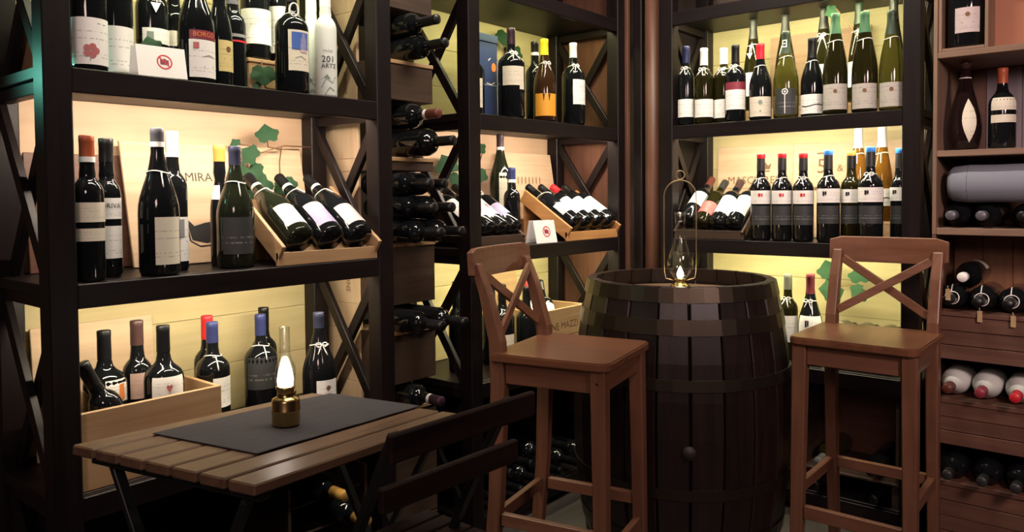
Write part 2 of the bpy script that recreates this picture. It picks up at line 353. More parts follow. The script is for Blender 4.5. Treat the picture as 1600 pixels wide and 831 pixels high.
def bottle(label, h, r, typ, glass, cap, labels, string, mw, group=None, cat='bottle', name='wine_bottle', face=-90, simple=False):
    root = bpy.data.objects.new(name, None); COL.objects.link(root); root.empty_display_size = .03
    root.matrix_world = mw; tag(root, label, cat, group)
    P = profile(typ, h, r)
    key = (typ, round(h, 3), round(r, 3), glass)
    if key not in _BM:
        o = obj('glass_body', lathe(P, 24), GLASS[glass], root, True); _BM[key] = o.data
    else: obj('glass_body', _BM[key], None, root)
    ccol, clen, ex = cap
    zc = h - clen
    cp = [(rad_at(P, zc) + .0006, zc)] + [(rr + .0006, z) for rr, z in P if z > zc and rr > 0] + [(0, h + .0006)]
    if ex and ex.startswith('cap'):
        zt = h - .018
        c1 = [q for q in cp if q[1] <= zt] ; c1.append((rad_at(P, zt) + .0006, zt))
        c2 = [(rad_at(P, zt) + .0010, zt)] + [(q[0] + .0004, q[1]) for q in cp if q[1] > zt]
        c = obj('capsule', lathe(c1, 16), CAPC[ccol], root, True)
        t = obj('capsule_top', lathe(c2, 16), CAPC[{'capred': 'red', 'capblue': 'capblue', 'capgold': 'gold'}[ex]], root, True)
    else:
        c = obj('capsule', lathe(cp, 16), CAPC[ccol], root, True)
        if ex == 'square':
            fn = bend(P, face, .0016); zz = h - clen*.55
            obj('printed_emblem', flat(merge2(rect2(-.009, zz + .010, .009, zz + .014), rect2(-.009, zz - .014, .009, zz - .010), rect2(-.009, zz - .012, -.006, zz + .012), rect2(.006, zz - .012, .009, zz + .012), rect2(-.004, zz - .002, .004, zz + .002)), fn), LABC['whiteink'], c)
        elif ex:
            m = {'white': LABC['white'], 'grey': CAPC['grey']}[ex]
            zs = [zc - .010, zc + .002]
            obj('neck_band', lathe([(rad_at(P, z) + .0012, z) for z in zs], 16), m, root, True)
    for (z0, z1, col, ang, half, pr) in labels:
        z0, z1 = max(z0, .0118), min(z1, h*.97)
        lb = obj('label', patch(P, z0, z1, ang, half), LABC[col], root, True)
        if pr: label_print(pr, P, z0, z1, ang, half, lb)
    if string:
        zs = h*(.715 if typ == 'bdx' else .70 if typ == 'bur' else .72); rr = rad_at(P, zs) + .0012
        f = R(face); bm = bmesh.new()
        if string in ('ring', 'bow', 'tag', 'loop'):
            tube([(rr*math.cos(a), rr*math.sin(a), zs + .003*math.sin(a*2)) for a in [2*PI*i/18 for i in range(18)]], .0016, 5, True, bm)
        if string in ('bow', 'ring', 'tag'):
            for sg, ln in ((-1, .030), (1, .036)):
                if string == 'ring' and sg < 0: continue
                pts = []
                for t in (0, .35, .7, 1):
                    z = zs - ln*t*(1 if string != 'bow' else .8); q = rad_at(P, z) + .002
                    a = f + sg*(.12 + (.75 if string == 'bow' else .1)*t)*.016/q
                    pts.append((q*math.cos(a), q*math.sin(a), z))
                tube(pts, .0017, 5, False, bm)
        if string == 'bow':
            for sg in (-1, 1):
                pts = []
                for t in [2*PI*i/8 for i in range(8)]:
                    z = zs + .002 + .006*math.sin(t); q = rad_at(P, z) + .004
                    a = f + sg*(.009 - .008*math.cos(t))/q
                    pts.append((q*math.cos(a), q*math.sin(a), z))
                tube(pts, .0015, 5, True, bm)
        obj('neck_string', bm, STRING, root, True)
        if string == 'tag':
            q = rad_at(P, zs - .06) + .004
            fn = lambda x, z: (q*math.cos(f) - x*math.sin(f), q*math.sin(f) + x*math.cos(f), z)
            obj('paper_tag', flat(poly2([(-.012, zs - .035), (.012, zs - .035), (0, zs - .06)]), fn), LABC['white'], root)
        if string == 'loop':
            q = rad_at(P, zs) + .003
            obj('neck_cord', tube([(q*math.cos(f) - .012*math.cos(t)*math.sin(f), q*math.sin(f) + .012*math.cos(t)*math.cos(f), zs + .012 + .018*math.sin(t)) for t in [2*PI*i/14 for i in range(14)]], .0022, 5, True), STRING, root, True)
    return root
def frame(z, x, loc):
    """matrix whose local z runs along z and local x as near as possible to x"""
    z = Vector(z).normalized(); x = Vector(x); x = (x - z*x.dot(z)).normalized(); y = z.cross(x)
    m = Matrix((x, y, z)).transposed().to_4x4(); m.translation = Vector(loc); return m
CAPC['capblue'] = plain('capsule_bright_blue', (.05, .25, .75), .38)

# x, y, z, height, radius, shape, glass, capsule, labels (z0, z1, paper, facing, half arc, print), string, description, shelf
BOTTLES = [
 (0.7056, 1.823, 1.473, 0.32, 0.0382, 'bdx', 'dark', ('black', 0.06, None), [(0.0115, 0.1141, 'white', 270, 80, 'flower')], 0, 'dark wine bottle with wide white label showing a red flower, beside the left post', 'L3', ''),
 (0.7954, 1.898, 1.473, 0.32, 0.0379, 'bdx', 'dark', ('black', 0.06, None), [(0.0138, 0.1208, 'white', 270, 60, None)], 0, 'dark wine bottle with tall plain white label half behind the red flower bottle', 'L3', ''),
 (0.9154, 1.968, 1.473, 0.34, 0.0391, 'bdx', 'dark', ('black', 0.06, None), [(0.1075, 0.1458, 'white', 270, 60, 'stampbox')], 'tag', 'dark wine bottle behind the white sign card with white paper tag hanging at its neck', 'L3', ''),
 (0.9965, 2.018, 1.473, 0.32, 0.0342, 'bdx', 'dark', ('black', 0.06, None), [(0.1188, 0.1591, 'cream', 270, 55, None)], 0, 'dark wine bottle with small cream label hidden behind the wide shouldered bottle', 'L3', ''),
 (0.9586, 1.828, 1.473, 0.31, 0.0443, 'bur', 'dark', ('black', 0.06, None), [(0.0104, 0.1032, 'white', 268.3, 48, 'redcrest'), (0.1047, 0.1263, 'maroon', 268.3, 46, 'BORGO')], 0, 'wide shouldered dark bottle with white label under a red lettered band', 'L3', ''),
 (1.0434, 1.868, 1.473, 0.31, 0.0315, 'bur', 'dark', ('black', 0.06, None), [(0.0425, 0.1225, 'yellow', 280.8, 46, 'oval')], 0, 'dark bottle with pale yellow label on the top left shelf', 'L3', ''),
 (1.1157, 1.928, 1.473, 0.31, 0.0347, 'bdx', 'dark', ('black', 0.06, 'grey'), [(0.1495, 0.158, 'greydk', 259.9, 80, None), (0.1358, 0.1409, 'red', 259.9, 80, None)], 0, 'dark bottle with thin grey and red stripes instead of a paper label', 'L3', ''),
 (1.2283, 1.998, 1.5809, 0.318, 0.0424, 'bdx', 'dark', ('black', 0.06, None), [(0.0467, 0.1461, 'white', 248.4, 75, None)], 0, 'dark bottle with large blank white label standing on a wooden box', 'L3', ''),
 (1.3216, 2.008, 1.5825, 0.318, 0.0439, 'bdx', 'dark', ('black', 0.06, None), [(0.0318, 0.1682, 'white', 246.6, 75, None)], 0, 'dark bottle with long white label on the wooden box behind the picture label bottle', 'L3', ''),
 (1.2307, 1.823, 1.473, 0.3, 0.0456, 'bdx', 'dark', ('black', 0.05, None), [(0.0592, 0.1689, 'cream', 266.0, 42, 'castle')], 'loop', 'dark bottle with blue and white castle picture label and a white cord at its neck', 'L3', ''),
 (1.3503, 1.901, 1.473, 0.33, 0.03, 'bdx', 'whiteglass', ('white', 0.07, None), [], 0, 'white wrapped bottle with grey drawings, left one of the pair', 'L3', 'zzz'),
 (1.3503, 1.833, 1.473, 0.33, 0.0312, 'bdx', 'whiteglass', ('white', 0.07, None), [], 0, 'white wrapped bottle with the printed number 201, right one of the pair', 'L3', 'can'),
 (0.6933, 1.818, 1.008, 0.3237, 0.0328, 'bdx', 'dark', ('orangered', 0.05, 'white'), [(0.1312, 0.1745, 'cream', 254.1, 80, None), (0.0893, 0.1173, 'cream', 254.1, 80, None)], 0, 'dark bottle with orange red capsule and two cream label bands by the left post', 'L2', ''),
 (0.7583, 1.878, 1.008, 0.3232, 0.03, 'bdx', 'dark', ('black', 0.055, None), [(0.1354, 0.1841, 'white', 263.0, 60, 'ORIVA'), (0.044, 0.1192, 'white', 263.0, 60, None)], 0, 'dark bottle with black capsule and a white label lettered ORIVA', 'L2', ''),
 (0.8528, 1.823, 1.008, 0.3494, 0.0459, 'bur', 'dark', ('grey', 0.035, 'white'), [(0.0264, 0.1383, 'cream', 274.9, 41, None)], 'ring', 'broad dark bottle with grey capsule and narrow cream label on the right side', 'L2', ''),
 (0.9301, 1.908, 1.008, 0.3514, 0.0341, 'bdx', 'dark', ('silver', 0.055, 'white'), [(0.0231, 0.1349, 'white', 274.0, 50, 'darksq')], 0, 'dark bottle with silver capsule and white label with a dark square, behind the broad one', 'L2', ''),
 (1.0679, 1.928, 1.008, 0.3245, 0.0259, 'bur', 'dark', ('gold', 0.045, None), [(0.1783, 0.2157, 'white', 206.0, 35, None)], 0, 'dark bottle with gold capsule peeping out behind the green bottle', 'L2', ''),
 (1.0637, 1.843, 1.008, 0.3168, 0.0478, 'bur', 'green', ('slate', 0.05, None), [(0.0374, 0.1323, 'darklabel', 250.0, 50, None)], 'ring', 'dark green bottle with slate blue capsule and white string, left of the tilted tray', 'L2', ''),
 (0.7667, 1.938, 0.543, 0.3214, 0.0483, 'bdx', 'dark', ('black', 0.07, None), [(0.1514, 0.2059, 'white', 283.4, 34, 'orangebit')], 0, 'dark bottle with black capsule standing in the long crate, second from the left', 'L1', ''),
 (0.8598, 1.973, 0.543, 0.3301, 0.036, 'bdx', 'dark', ('brown', 0.062, None), [(0.1375, 0.2016, 'pink', 256.5, 38, None)], 0, 'dark bottle with brown capsule and pinkish label at the back of the long crate', 'L1', ''),
 (0.8819, 1.878, 0.543, 0.3241, 0.0464, 'bdx', 'dark', ('black', 0.065, None), [(0.1516, 0.2029, 'white', 259.8, 50, 'heart')], 0, 'dark bottle with black capsule and a small red emblem in the long crate', 'L1', ''),
 (1.071, 2.018, 0.543, 0.3205, 0.0359, 'bdx', 'dark', ('red', 0.065, None), [], 0, 'dark bottle with bright red capsule behind the right end of the long crate', 'L1', ''),
 (1.0427, 1.938, 0.543, 0.3144, 0.0433, 'bdx', 'dark', ('blue', 0.055, None), [(0.0893, 0.169, 'white', 281.7, 40, None)], 'ring', 'dark bottle with blue capsule and white label by the right end of the long crate', 'L1', ''),
 (1.2847, 2.078, 0.543, 0.3135, 0.0373, 'bdx', 'dark', ('black', 0.065, None), [], 0, 'dark bottle with black capsule behind the blue capped bottle left of the brass lamp', 'L1', ''),
 (1.2058, 1.968, 0.543, 0.312, 0.0463, 'bdx', 'dark', ('blue', 0.06, None), [(0.1035, 0.1941, 'darklabel', 248.5, 60, None)], 'ring', 'dark bottle with blue capsule left of the brass table lamp', 'L1', ''),
 (1.3346, 1.868, 0.543, 0.311, 0.0489, 'bur', 'dark', ('slate', 0.045, None), [(0.0387, 0.1198, 'white', 264.5, 40, 'oval')], 'bow', 'dark bottle with white string bow right of the brass table lamp', 'L1', ''),
 (2.0174, 1.868, 1.473, 0.2657, 0.0342, 'bdx', 'dark', ('black', 0.05, None), [(0.0294, 0.133, 'cream', 222.8, 50, None)], 0, 'dark bottle mostly hidden by the middle post, beside the blue gift box', 'L3', ''),
 (2.172, 1.828, 1.473, 0.3323, 0.0507, 'bdx', 'dark', ('plum', 0.06, None), [(0.118, 0.1874, 'cream', 232.1, 50, None), (0.1041, 0.1296, 'cream', 270.1, 14, None)], 'bow', 'tall dark bottle with plum capsule and cream label beside the blue gift box', 'L3', ''),
 (2.4012, 1.898, 1.473, 0.3261, 0.0382, 'bdx', 'dark', ('black', 0.045, 'white'), [], 0, 'dark bottle with black capsule behind the yellow capped bottle', 'L3', ''),
 (2.3665, 1.823, 1.473, 0.3207, 0.0447, 'bur', 'amber', ('lemon', 0.062, None), [(0.0216, 0.107, 'orange', 225.6, 60, 'teeth')], 'bow', 'dark amber bottle with bright yellow capsule and orange label', 'L3', ''),
 (2.5584, 1.823, 1.473, 0.3338, 0.0469, 'bdx', 'dark', ('white', 0.06, None), [(0.0817, 0.1815, 'white', 255.5, 42, None)], 'bow', 'dark bottle with white capsule, white bow and white label beside the corner brace', 'L3', ''),
 (2.3819, 2.068, 1.1055, 0.3372, 0.0448, 'bur', 'green', ('plum', 0.055, 'white'), [(0.035, 0.178, 'cream', 236.0, 22, None)], 0, 'tall green bottle with plum capsule and narrow cream label standing behind the tilted bottles', 'L2', ''),
 (2.3355, 1.968, 1.008, 0.2938, 0.0332, 'bdx', 'dark', ('blue', 0.05, 'white'), [], 0, 'short dark bottle with blue capsule and white band between the two trays', 'L2', ''),
 (2.0137, 1.968, 0.543, 0.3323, 0.0308, 'bdx', 'dark', ('black', 0.06, None), [], 0, 'dark bottle behind the cross brace beside the crate column', 'L1', ''),
 (2.143, 1.858, 0.543, 0.3181, 0.0454, 'bdx', 'dark', ('black', 0.06, None), [(0.0501, 0.135, 'cream', 230.9, 60, None)], 0, 'dark bottle with cream label behind the cross of the stool backrest', 'L1', ''),
 (2.1944, 1.958, 0.543, 0.299, 0.0372, 'bdx', 'dark', ('black', 0.06, None), [], 0, 'dark bottle without visible label behind the stool backrest', 'L1', ''),
 (2.2624, 1.838, 0.543, 0.2984, 0.0405, 'bdx', 'dark', ('black', 0.06, None), [], 0, 'dark bottle standing right beside the lettered wine crate', 'L1', ''),
 (2.902, 1.4966, 1.473, 0.3266, 0.0338, 'bdx', 'dark', ('navy', 0.07, None), [(0.0331, 0.1063, 'white', 207.3, 75, None)], 'bow', 'dark bottle with navy capsule, white bow and white label, leftmost on the right unit', 'R3', ''),
 (2.905, 1.4179, 1.473, 0.3089, 0.0379, 'bdx', 'olive', ('white', 0.07, None), [(0.0272, 0.0992, 'white', 206.0, 70, None)], 'bow', 'olive bottle with white capsule and white label, nearest the navy capped one', 'R3', ''),
 (2.95, 1.3527, 1.473, 0.3068, 0.0417, 'bdx', 'olive', ('white', 0.065, None), [(0.0228, 0.0971, 'white', 204.6, 70, None)], 'bow', 'olive bottle with white capsule half hidden by the maroon label bottle', 'R3', ''),
 (2.9, 1.2814, 1.473, 0.3031, 0.0406, 'bdx', 'dark', ('black', 0.07, None), [(0.0466, 0.1238, 'white', 203.8, 65, None), (0.1238, 0.1537, 'maroon', 203.8, 65, None)], 'bow', 'dark bottle with white label topped by a maroon band', 'R3', ''),
 (2.9, 1.1799, 1.473, 0.2946, 0.0422, 'bur', 'dark', ('scarlet', 0.06, None), [(0.008, 0.0871, 'cream', 202.1, 65, 'seal')], 'ring', 'dark bottle with bright red capsule and cream label with a round seal', 'R3', ''),
 (2.905, 1.0821, 1.473, 0.3281, 0.0462, 'bur', 'oliveb', ('dkgreen', 0.085, 'square'), [(0.0091, 0.1093, 'darklabel', 200.4, 45, 'rose')], 'ring', 'yellow green bottle with printed silver round emblem on a stem', 'R3', ''),
 (2.935, 0.9944, 1.473, 0.2964, 0.0408, 'bur', 'dark', ('black', 0.075, None), [(0.008, 0.0833, 'white', 198.7, 75, 'wave')], 'ring', 'dark bottle with white label crossed by a black wavy line', 'R3', ''),
 (2.9, 0.9001, 1.473, 0.3658, 0.0431, 'rie', 'olive', ('green', 0.075, None), [(0.0161, 0.1076, 'greylab', 197.2, 65, 'oval')], 'ring', 'slim olive bottle with green capsule and greyish label, left one of three alike', 'R3', ''),
 (2.9, 0.7992, 1.473, 0.3566, 0.0432, 'rie', 'olive', ('green', 0.075, None), [(0.0081, 0.0996, 'greylab', 195.4, 65, 'oval')], 'ring', 'slim olive bottle with green capsule and greyish label, middle one of three alike', 'R3', ''),
 (2.9, 0.7112, 1.473, 0.3469, 0.0401, 'rie', 'oliveb', ('dkgreen', 0.085, None), [(0.008, 0.0955, 'greylab', 193.8, 65, 'oval')], 'ring', 'slim yellow green bottle with dark capsule and greyish label against the right post', 'R3', ''),
 (3.1, 1.2915, 1.531, 0.378, 0.04, 'rie', 'olive', ('silverdk', 0.08, None), [(0.0606, 0.1576, 'white', 192.6, 60, None)], 'tag', 'slim brown green bottle in the back row behind the red capped bottle', 'R3', ''),
 (3.1, 1.1575, 1.531, 0.378, 0.0415, 'rie', 'olive', ('silverdk', 0.08, None), [], 0, 'slim brown green bottle in the back row behind the emblem bottle', 'R3', ''),
 (3.1, 1.006, 1.531, 0.378, 0.0427, 'rie', 'olive', ('silverdk', 0.08, None), [(0.0838, 0.1578, 'white', 198.0, 60, None)], 'bow', 'slim brown green bottle in the back row left of the wooden hook', 'R3', ''),
 (3.1, 0.8753, 1.531, 0.378, 0.039, 'rie', 'olive', ('dkgreen', 0.08, None), [(0.0591, 0.1551, 'white', 185.8, 60, None)], 'ring', 'slim bottle with green capsule in the back row behind the middle slim bottle', 'R3', ''),
 (3.1, 0.7539, 1.531, 0.378, 0.0356, 'rie', 'olive', ('silverdk', 0.08, None), [], 0, 'slim bottle in the back row nearest the right post', 'R3', ''),
 (2.9, 1.1765, 1.008, 0.3345, 0.0392, 'bdx', 'dark', ('dkgrey', 0.065, 'capred'), [(0.1412, 0.1927, 'white', 202.1, 72, 'redmark'), (0.06, 0.1338, 'darklabel', 202.1, 60, None)], 'ring', 'dark bottle with red topped capsule and narrow white label, left of three alike', 'R2', ''),
 (2.9, 1.0937, 1.008, 0.3335, 0.0385, 'bdx', 'dark', ('dkgrey', 0.065, 'capred'), [(0.1412, 0.1918, 'white', 200.7, 72, 'redmark'), (0.0615, 0.1339, 'darklabel', 200.7, 60, None)], 'ring', 'dark bottle with red topped capsule and narrow white label, middle of three alike', 'R2', ''),
 (2.9, 1.0138, 1.008, 0.3301, 0.0378, 'bdx', 'dark', ('dkgrey', 0.065, 'capred'), [(0.1412, 0.191, 'white', 199.3, 72, 'redmark'), (0.0629, 0.1341, 'darklabel', 199.3, 60, None)], 'bow', 'dark bottle with red topped capsule and narrow white label, right of three alike', 'R2', ''),
 (2.9, 0.9229, 1.008, 0.338, 0.04, 'bdx', 'dark', ('dkgrey', 0.07, 'capblue'), [(0.1459, 0.1969, 'white', 197.7, 72, 'blackmark'), (0.0693, 0.1343, 'darklabel', 197.7, 60, None)], 'ring', 'dark bottle with bright blue topped capsule, right next to the red topped ones', 'R2', ''),
 (2.95, 0.8568, 1.008, 0.3347, 0.0376, 'bdx', 'olive', ('black', 0.065, 'capgold'), [(0.1452, 0.1939, 'white', 196.2, 72, 'blackmark'), (0.0686, 0.1336, 'darklabel', 196.2, 60, None)], 0, 'dark olive bottle with orange topped capsule behind a blue topped bottle', 'R2', ''),
 (2.895, 0.7759, 1.008, 0.3426, 0.042, 'bdx', 'dark', ('dkgrey', 0.07, 'capblue'), [(0.1482, 0.1996, 'white', 195.0, 72, 'blackmark'), (0.0721, 0.1348, 'darklabel', 195.0, 60, None)], 'bow', 'dark bottle with bright blue topped capsule in front of the golden bottles', 'R2', ''),
 (2.95, 0.6931, 1.008, 0.3365, 0.0317, 'bdx', 'dark', ('dkgrey', 0.07, 'capblue'), [(0.1517, 0.1987, 'white', 183.2, 72, 'blackmark'), (0.0712, 0.1339, 'darklabel', 193.2, 60, None)], 0, 'dark bottle with blue topped capsule half hidden by the right post', 'R2', ''),
 (3.08, 0.8694, 1.083, 0.3503, 0.0378, 'rie', 'gold', ('silver', 0.075, None), [(0.0565, 0.1215, 'white', 195.8, 60, None)], 'ring', 'golden bottle with silver white capsule behind, left one of two', 'R2', ''),
 (3.08, 0.7856, 1.083, 0.3498, 0.0371, 'rie', 'gold', ('silver', 0.075, None), [(0.0567, 0.1205, 'white', 194.3, 60, 'wave')], 'ring', 'golden bottle with silver white capsule behind, right one of two', 'R2', ''),
 (2.95, 1.0888, 0.543, 0.3343, 0.0373, 'bdx', 'olive', ('greytop', 0.06, None), [(0.0744, 0.1757, 'white', 200.3, 65, None)], 'bow', 'olive bottle with grey capsule and white label right of the barrel', 'R1', ''),
 (2.93, 0.9962, 0.543, 0.3414, 0.0437, 'bur', 'dark', ('burgundy', 0.075, None), [(0.1016, 0.1856, 'white', 198.8, 65, 'blackmark')], 'bow', 'dark bottle with burgundy capsule and white label left of the right stool', 'R1', ''),
]

# ------------------------------------------------------------------ the room
YB, XB = 2.20, 3.30
floor_m = wood('stone_floor', (.075, .062, .058), (.045, .037, .035), 'x', .55, 6, .3)
structure(obj('floor', box((-2.5, -3.2, -.05), (XB, YB, -.0006), 0), floor_m))
wall_m = plain('dark_plaster', (.10, .075, .06), .85)
structure(obj('wall_left', box((-2.5, YB, -.05), (XB + .1, YB + .1, 2.9), 0), wall_m))
structure(obj('wall_right', box((XB, -3.2, -.05), (XB + .1, YB, 2.9), 0), wall_m))
structure(obj('ceiling', box((-2.5, -3.2, 2.82), (XB, YB, 2.9), 0), plain('dark_ceiling', (.05, .035, .03), .9)))

# ------------------------------------------------------------------ shelving units
def unit(u, label):
    s0, s1 = UNITS[u]; left = u[0] == 'L'
    root = thing('shelving_unit', label, 'shelves', up(u, (s0 + s1)/2, 0, 0))
    inv = root.matrix_world.copy(); loc = Vector(root.location)
    ax = 'x' if left else 'y'; dx = 'y' if left else 'x'
    def ub(name, a, b, m, bev=.0015):
        p, q = up(u, *a) - loc, up(u, *b) - loc
        return obj(name, box(p, q, bev), m, root)
    for s in (s0, s1 - POST):
        for d in (0, DEP - POST):
            ub('post', (s, d, 0), (s + POST, d + POST, 2.35), dark('z'), .003)
    for k, z in enumerate(SHELF):
        ub('shelf', (s0 + .002, POST*.5, z - .025), (s1 - .002, DEP - .002, z), dark(ax))
        ub('shelf_edge', (s0 + POST, .002, z - .054), (s1 - POST, POST*.5 - .0005, z - .0005), dark(ax), .002)
        for s in (s0 + .012, s1 - POST + .015):
            ub('side_rail', (s, POST, z - .054), (s + .030, DEP - POST, z - .026), dark(dx))
        if k < 4:
            z0, z1 = z + .004, SHELF[k+1] - .058
            for s in (s0 + .028, s1 - .028):
                for sg, off in ((1, -.009), (-1, .009)):
                    a = up(u, s + off, POST - .004, z0 if sg > 0 else z1) - loc
                    b = up(u, s + off, DEP - POST + .004, z1 if sg > 0 else z0) - loc
                    o = obj('cross_brace', bar(a, b, .032, .017, upv=(1, 0, 0) if left else (0, 1, 0)), dark('z'), root)
            if k >= 1:
                n = 3
                for i in range(n):
                    za, zb = z + (SHELF[k+1] - .025 - z)*i/n, z + (SHELF[k+1] - .025 - z)*(i+1)/n
                    ub('back_board', (s0 + POST*.4, DEP, za + .0006), (s1 - POST*.4, DEP + .012, zb - .0006), (peach if (u, k) in (('L1', 2), ('L2', 2)) else board)(ax), .001)
                st = ub('light_strip', (s0 + .08, .045, SHELF[k+1] - .0325), (s1 - .08, .072, SHELF[k+1] - .0255), plain('strip_housing', (.5, .5, .5), .5))
            else:
                ub('back_board', (s0 + POST*.4, DEP, z), (s1 - POST*.4, DEP + .012, SHELF[k+1] - .025), dark(ax), .001)
    return root
unit('L1', 'dark wooden shelving unit nearest on the left, with the long crate on its low shelf')
unit('L2', 'dark wooden shelving unit in the corner behind the left bar stool')
unit('R3', 'dark wooden shelving unit on the right, behind the barrel and the right bar stool')
# timber in the corner between the two walls
t = thing('corner_panel', 'reddish brown timber cladding filling the corner between two shelving units', 'panel', (2.9, 1.95, 0))
obj('panel_board', box((-.026, -.19, 0), (-.006, .2, 2.35)), brown('z'), t)
t2 = thing('corner_column', 'rounded dark timber column in the corner left of the barrel lantern', 'column', (2.925, 1.665, 0))
obj('half_round', lathe([(0, 0), (.034, 0), (.034, 2.35), (0, 2.35)], 16), brown('z'), t2, True)
obj('side_strip', box((-.02, -.068, 0), (.02, -.040, 2.35), .004), dark('z'), t2)
obj('side_strip', box((-.02, .045, 0), (.02, .085, 2.35), .004), dark('z'), t2)

# ------------------------------------------------------------------ crates, lids and boxes
def crate(label, lo, hi, loc, rz=0, th=.011, front=None, mats=pine, group=None, name='wine_crate', bottom=True):
    """open topped wooden crate; lo, hi local corners"""
    t = thing(name, label, 'crate', loc, rz, group)
    (x0, y0, z0), (x1, y1, z1) = lo, hi
    f = obj('front_board', box((x0, y0, z0), (x1, y0 + th, z1)), mats('x'), t)
    obj('rear_board', box((x0, y1 - th, z0), (x1, y1, z1)), mats('x'), t)
    obj('end_board', box((x0, y0 + th, z0), (x0 + th, y1 - th, z1)), mats('y'), t)
    obj('end_board', box((x1 - th, y0 + th, z0), (x1, y1 - th, z1)), mats('y'), t)
    if bottom: obj('base_board', box((x0 + th, y0 + th, z0), (x1 - th, y1 - th, z0 + .008)), mats('x'), t)
    return t, f
def ink_on(par, g, fn, ink='brownink', name='printed_lettering'): return obj(name, flat(g, fn), LABC[ink], par)
# long crate on the low shelf of the left unit
t, f = crate('long shallow open pine crate holding four bottles on the low left shelf', (0, 0, 0), (.335, .23, .175), (.655, 1.80, SHELF[1] + .0005))
# lettered crate in the corner unit
t, f = crate('open pine wine crate with printed capital letters behind the left stool seat', (0, 0, 0), (.31, .27, .195), (2.315, 1.812, SHELF[1] + .0005))
ink_on(f, merge2(text2('INE MAZZI', .155, .125, .040), ring2(.075, .045, .022, .026), line2([(.03, .085), (.28, .085)], .003)), lambda x, z: (x, -.0008, z))
# pale box at the far left of the top shelf
t = thing('wooden_box', 'pale closed wooden box at the left end of the top shelf, behind the post', 'box', (.655, 1.92, SHELF[3] + .0005))
obj('box_body', box((0, 0, 0), (.10, .20, .13), .002), pine('x'), t)
obj('box_lid', box((-.003, -.003, .1305), (.103, .203, .142), .002), pine('x'), t)
# box carrying the two white label bottles
t = thing('wooden_box', 'low pine box on the top left shelf carrying two white label bottles', 'box', (1.165, 1.935, SHELF[3] + .0005))
obj('box_body', box((0, 0, 0), (.26, .145, .095), .002), pine('x'), t)
obj('box_lid', box((-.003, -.003, .0955), (.263, .148, .107), .002), pine('x'), t)
def lid(label, w, h, loc, lean, unit_, mats=pale, th=.009, prints=(), name='crate_lid', battens=False):
    """wooden lid leaning against the back boards; local x along, z up, front is -y"""
    rz = 0 if unit_ == 'L' else -PI/2
    t = thing(name, label, 'wood panel', loc, rz)
    t.rotation_euler = (0, 0, rz)
    m = Matrix.Translation((0, 0, th*math.sin(lean))) @ Matrix.Rotation(-lean, 4, 'X')
    n = 1
    for i in range(n):
        bm = box((-w/2, 0, h*i/n + (.0005 if i else 0)), (w/2, th, h*(i+1)/n - .0005)); bm.transform(m)
        b = obj('lid_board', bm, mats('x'), t)
    for g, ink in prints:
        obj('printed_lettering', flat(g, lambda x, z: tuple(m @ Vector((x, -.0008, z)))), LABC[ink], t)
    return t
glassdraw_ = merge2(line2([(-.055, .19), (-.062, .17), (-.052, .12), (-.045, .06), (-.02, .045), (.03, .047)], .004), poly2([(-.052, .125), (-.03, .10), (.0, .108), (.03, .112), (.035, .06), (.0, .052), (-.04, .062)]), circ(-.05, .195, .010, .007), poly2([(.028, .11), (.036, .14), (.044, .11)]))
glassdraw = ([(x*1.05 - .072, y*1.05) for x, y in glassdraw_[0]], glassdraw_[1])
lid('pale wooden lid printed MIRA with a dark drawing, behind the broad bottles', .56, .345, (1.165, 2.035, SHELF[2] + .0005), .22, 'L', prints=[(text2('MIRA', -.072, .245, .036), 'black'), (glassdraw, 'black'), (text2('Conti', -.055, .276, .014), 'greypink')])
lid('reddish brown wooden panel behind the two striped bottles on the middle left shelf',   .30, .30, (.815, 2.10, SHELF[2] + .0005), .10, 'L', mats=brown)
lid('pale wooden panel standing behind the long crate on the low left shelf',   .30, .33, (.815, 2.085, SHELF[1] + .0005), .10, 'L')
shield = merge2(line2([(-.05, .12), (-.05, .20), (.05, .20), (.05, .12), (0, .06), (-.05, .12)], .004), line2([(-.03, .18), (.0, .15), (.03, .18)], .004), ring2(0, .13, .016, .020))
lid('pale wooden lid with a faint crest print in the corner unit', .35, .37, (2.612, 2.06, SHELF[2] + .0005), .16, 'L', prints=[(shield, 'brownink'), (text2('TENUTA', 0, .25, .03), 'brownink')] if False else [(shield, 'brownink'), (merge2(*[line2([(x, .235), (x + .004, .265)], .006) for x in (-.08, -.055, -.03, -.005, .02, .045, .07)]), 'brownink')])
lid('tall yellow wooden panel behind the lettered wine crate', .30, .36, (2.40, 2.095, SHELF[1] + .0005), .11, 'L', mats=pine)
crown = merge2(poly2([(-.02, .285), (.02, .285), (.026, .312), (.012, .300), (0, .316), (-.012, .300), (-.026, .312)]), rect2(-.02, .274, .02, .280))
lid('pale wooden lid with a crown print and lettering MASCIARELLI on the right unit', .435, .39, (3.200, 1.285, SHELF[2] + .0005), .05, 'R', prints=[(merge2(crown, text2('MASCIARELLI', -.035, .238, .046, 1.0), line2([(-.17, .205), (.12, .205)], .002)), 'brownink')])
lid('pale wooden lid printed with a large figure 5 behind the blue topped bottles', .475, .385, (3.165, .918, SHELF[2] + .0005), .08, 'R', prints=[(merge2(text2('5', -.122, .288, .085), rect2(-.142, .340, -.102, .346), text2('&', -.05, .28, .04), circ(-.145, .20, .008)), 'brownink')])
lid('reddish wooden panel behind the slim green bottles on the upper right shelf', .40, .375, (3.19, 1.06, SHELF[3] + .0005), .05, 'R', mats=lambda a: wood('rosy_wood', (.60, .38, .24), (.50, .30, .18), a, .6), prints=[(merge2(*[rect2(x, .135, x + .010, .165) for x in (-.06, -.04, -.02, .005)], rect2(-.08, .120, .03, .123)), 'brownink')])
ZT = [q for q in BOTTLES if q[10].startswith('tall green bottle with plum')][0][2] - SHELF[2] - .0008
ZR = [q for q in BOTTLES if 'slim brown green bottle in the back row' in q[10]]
ZR = min(q[2] for q in ZR) - SHELF[3] - .0008
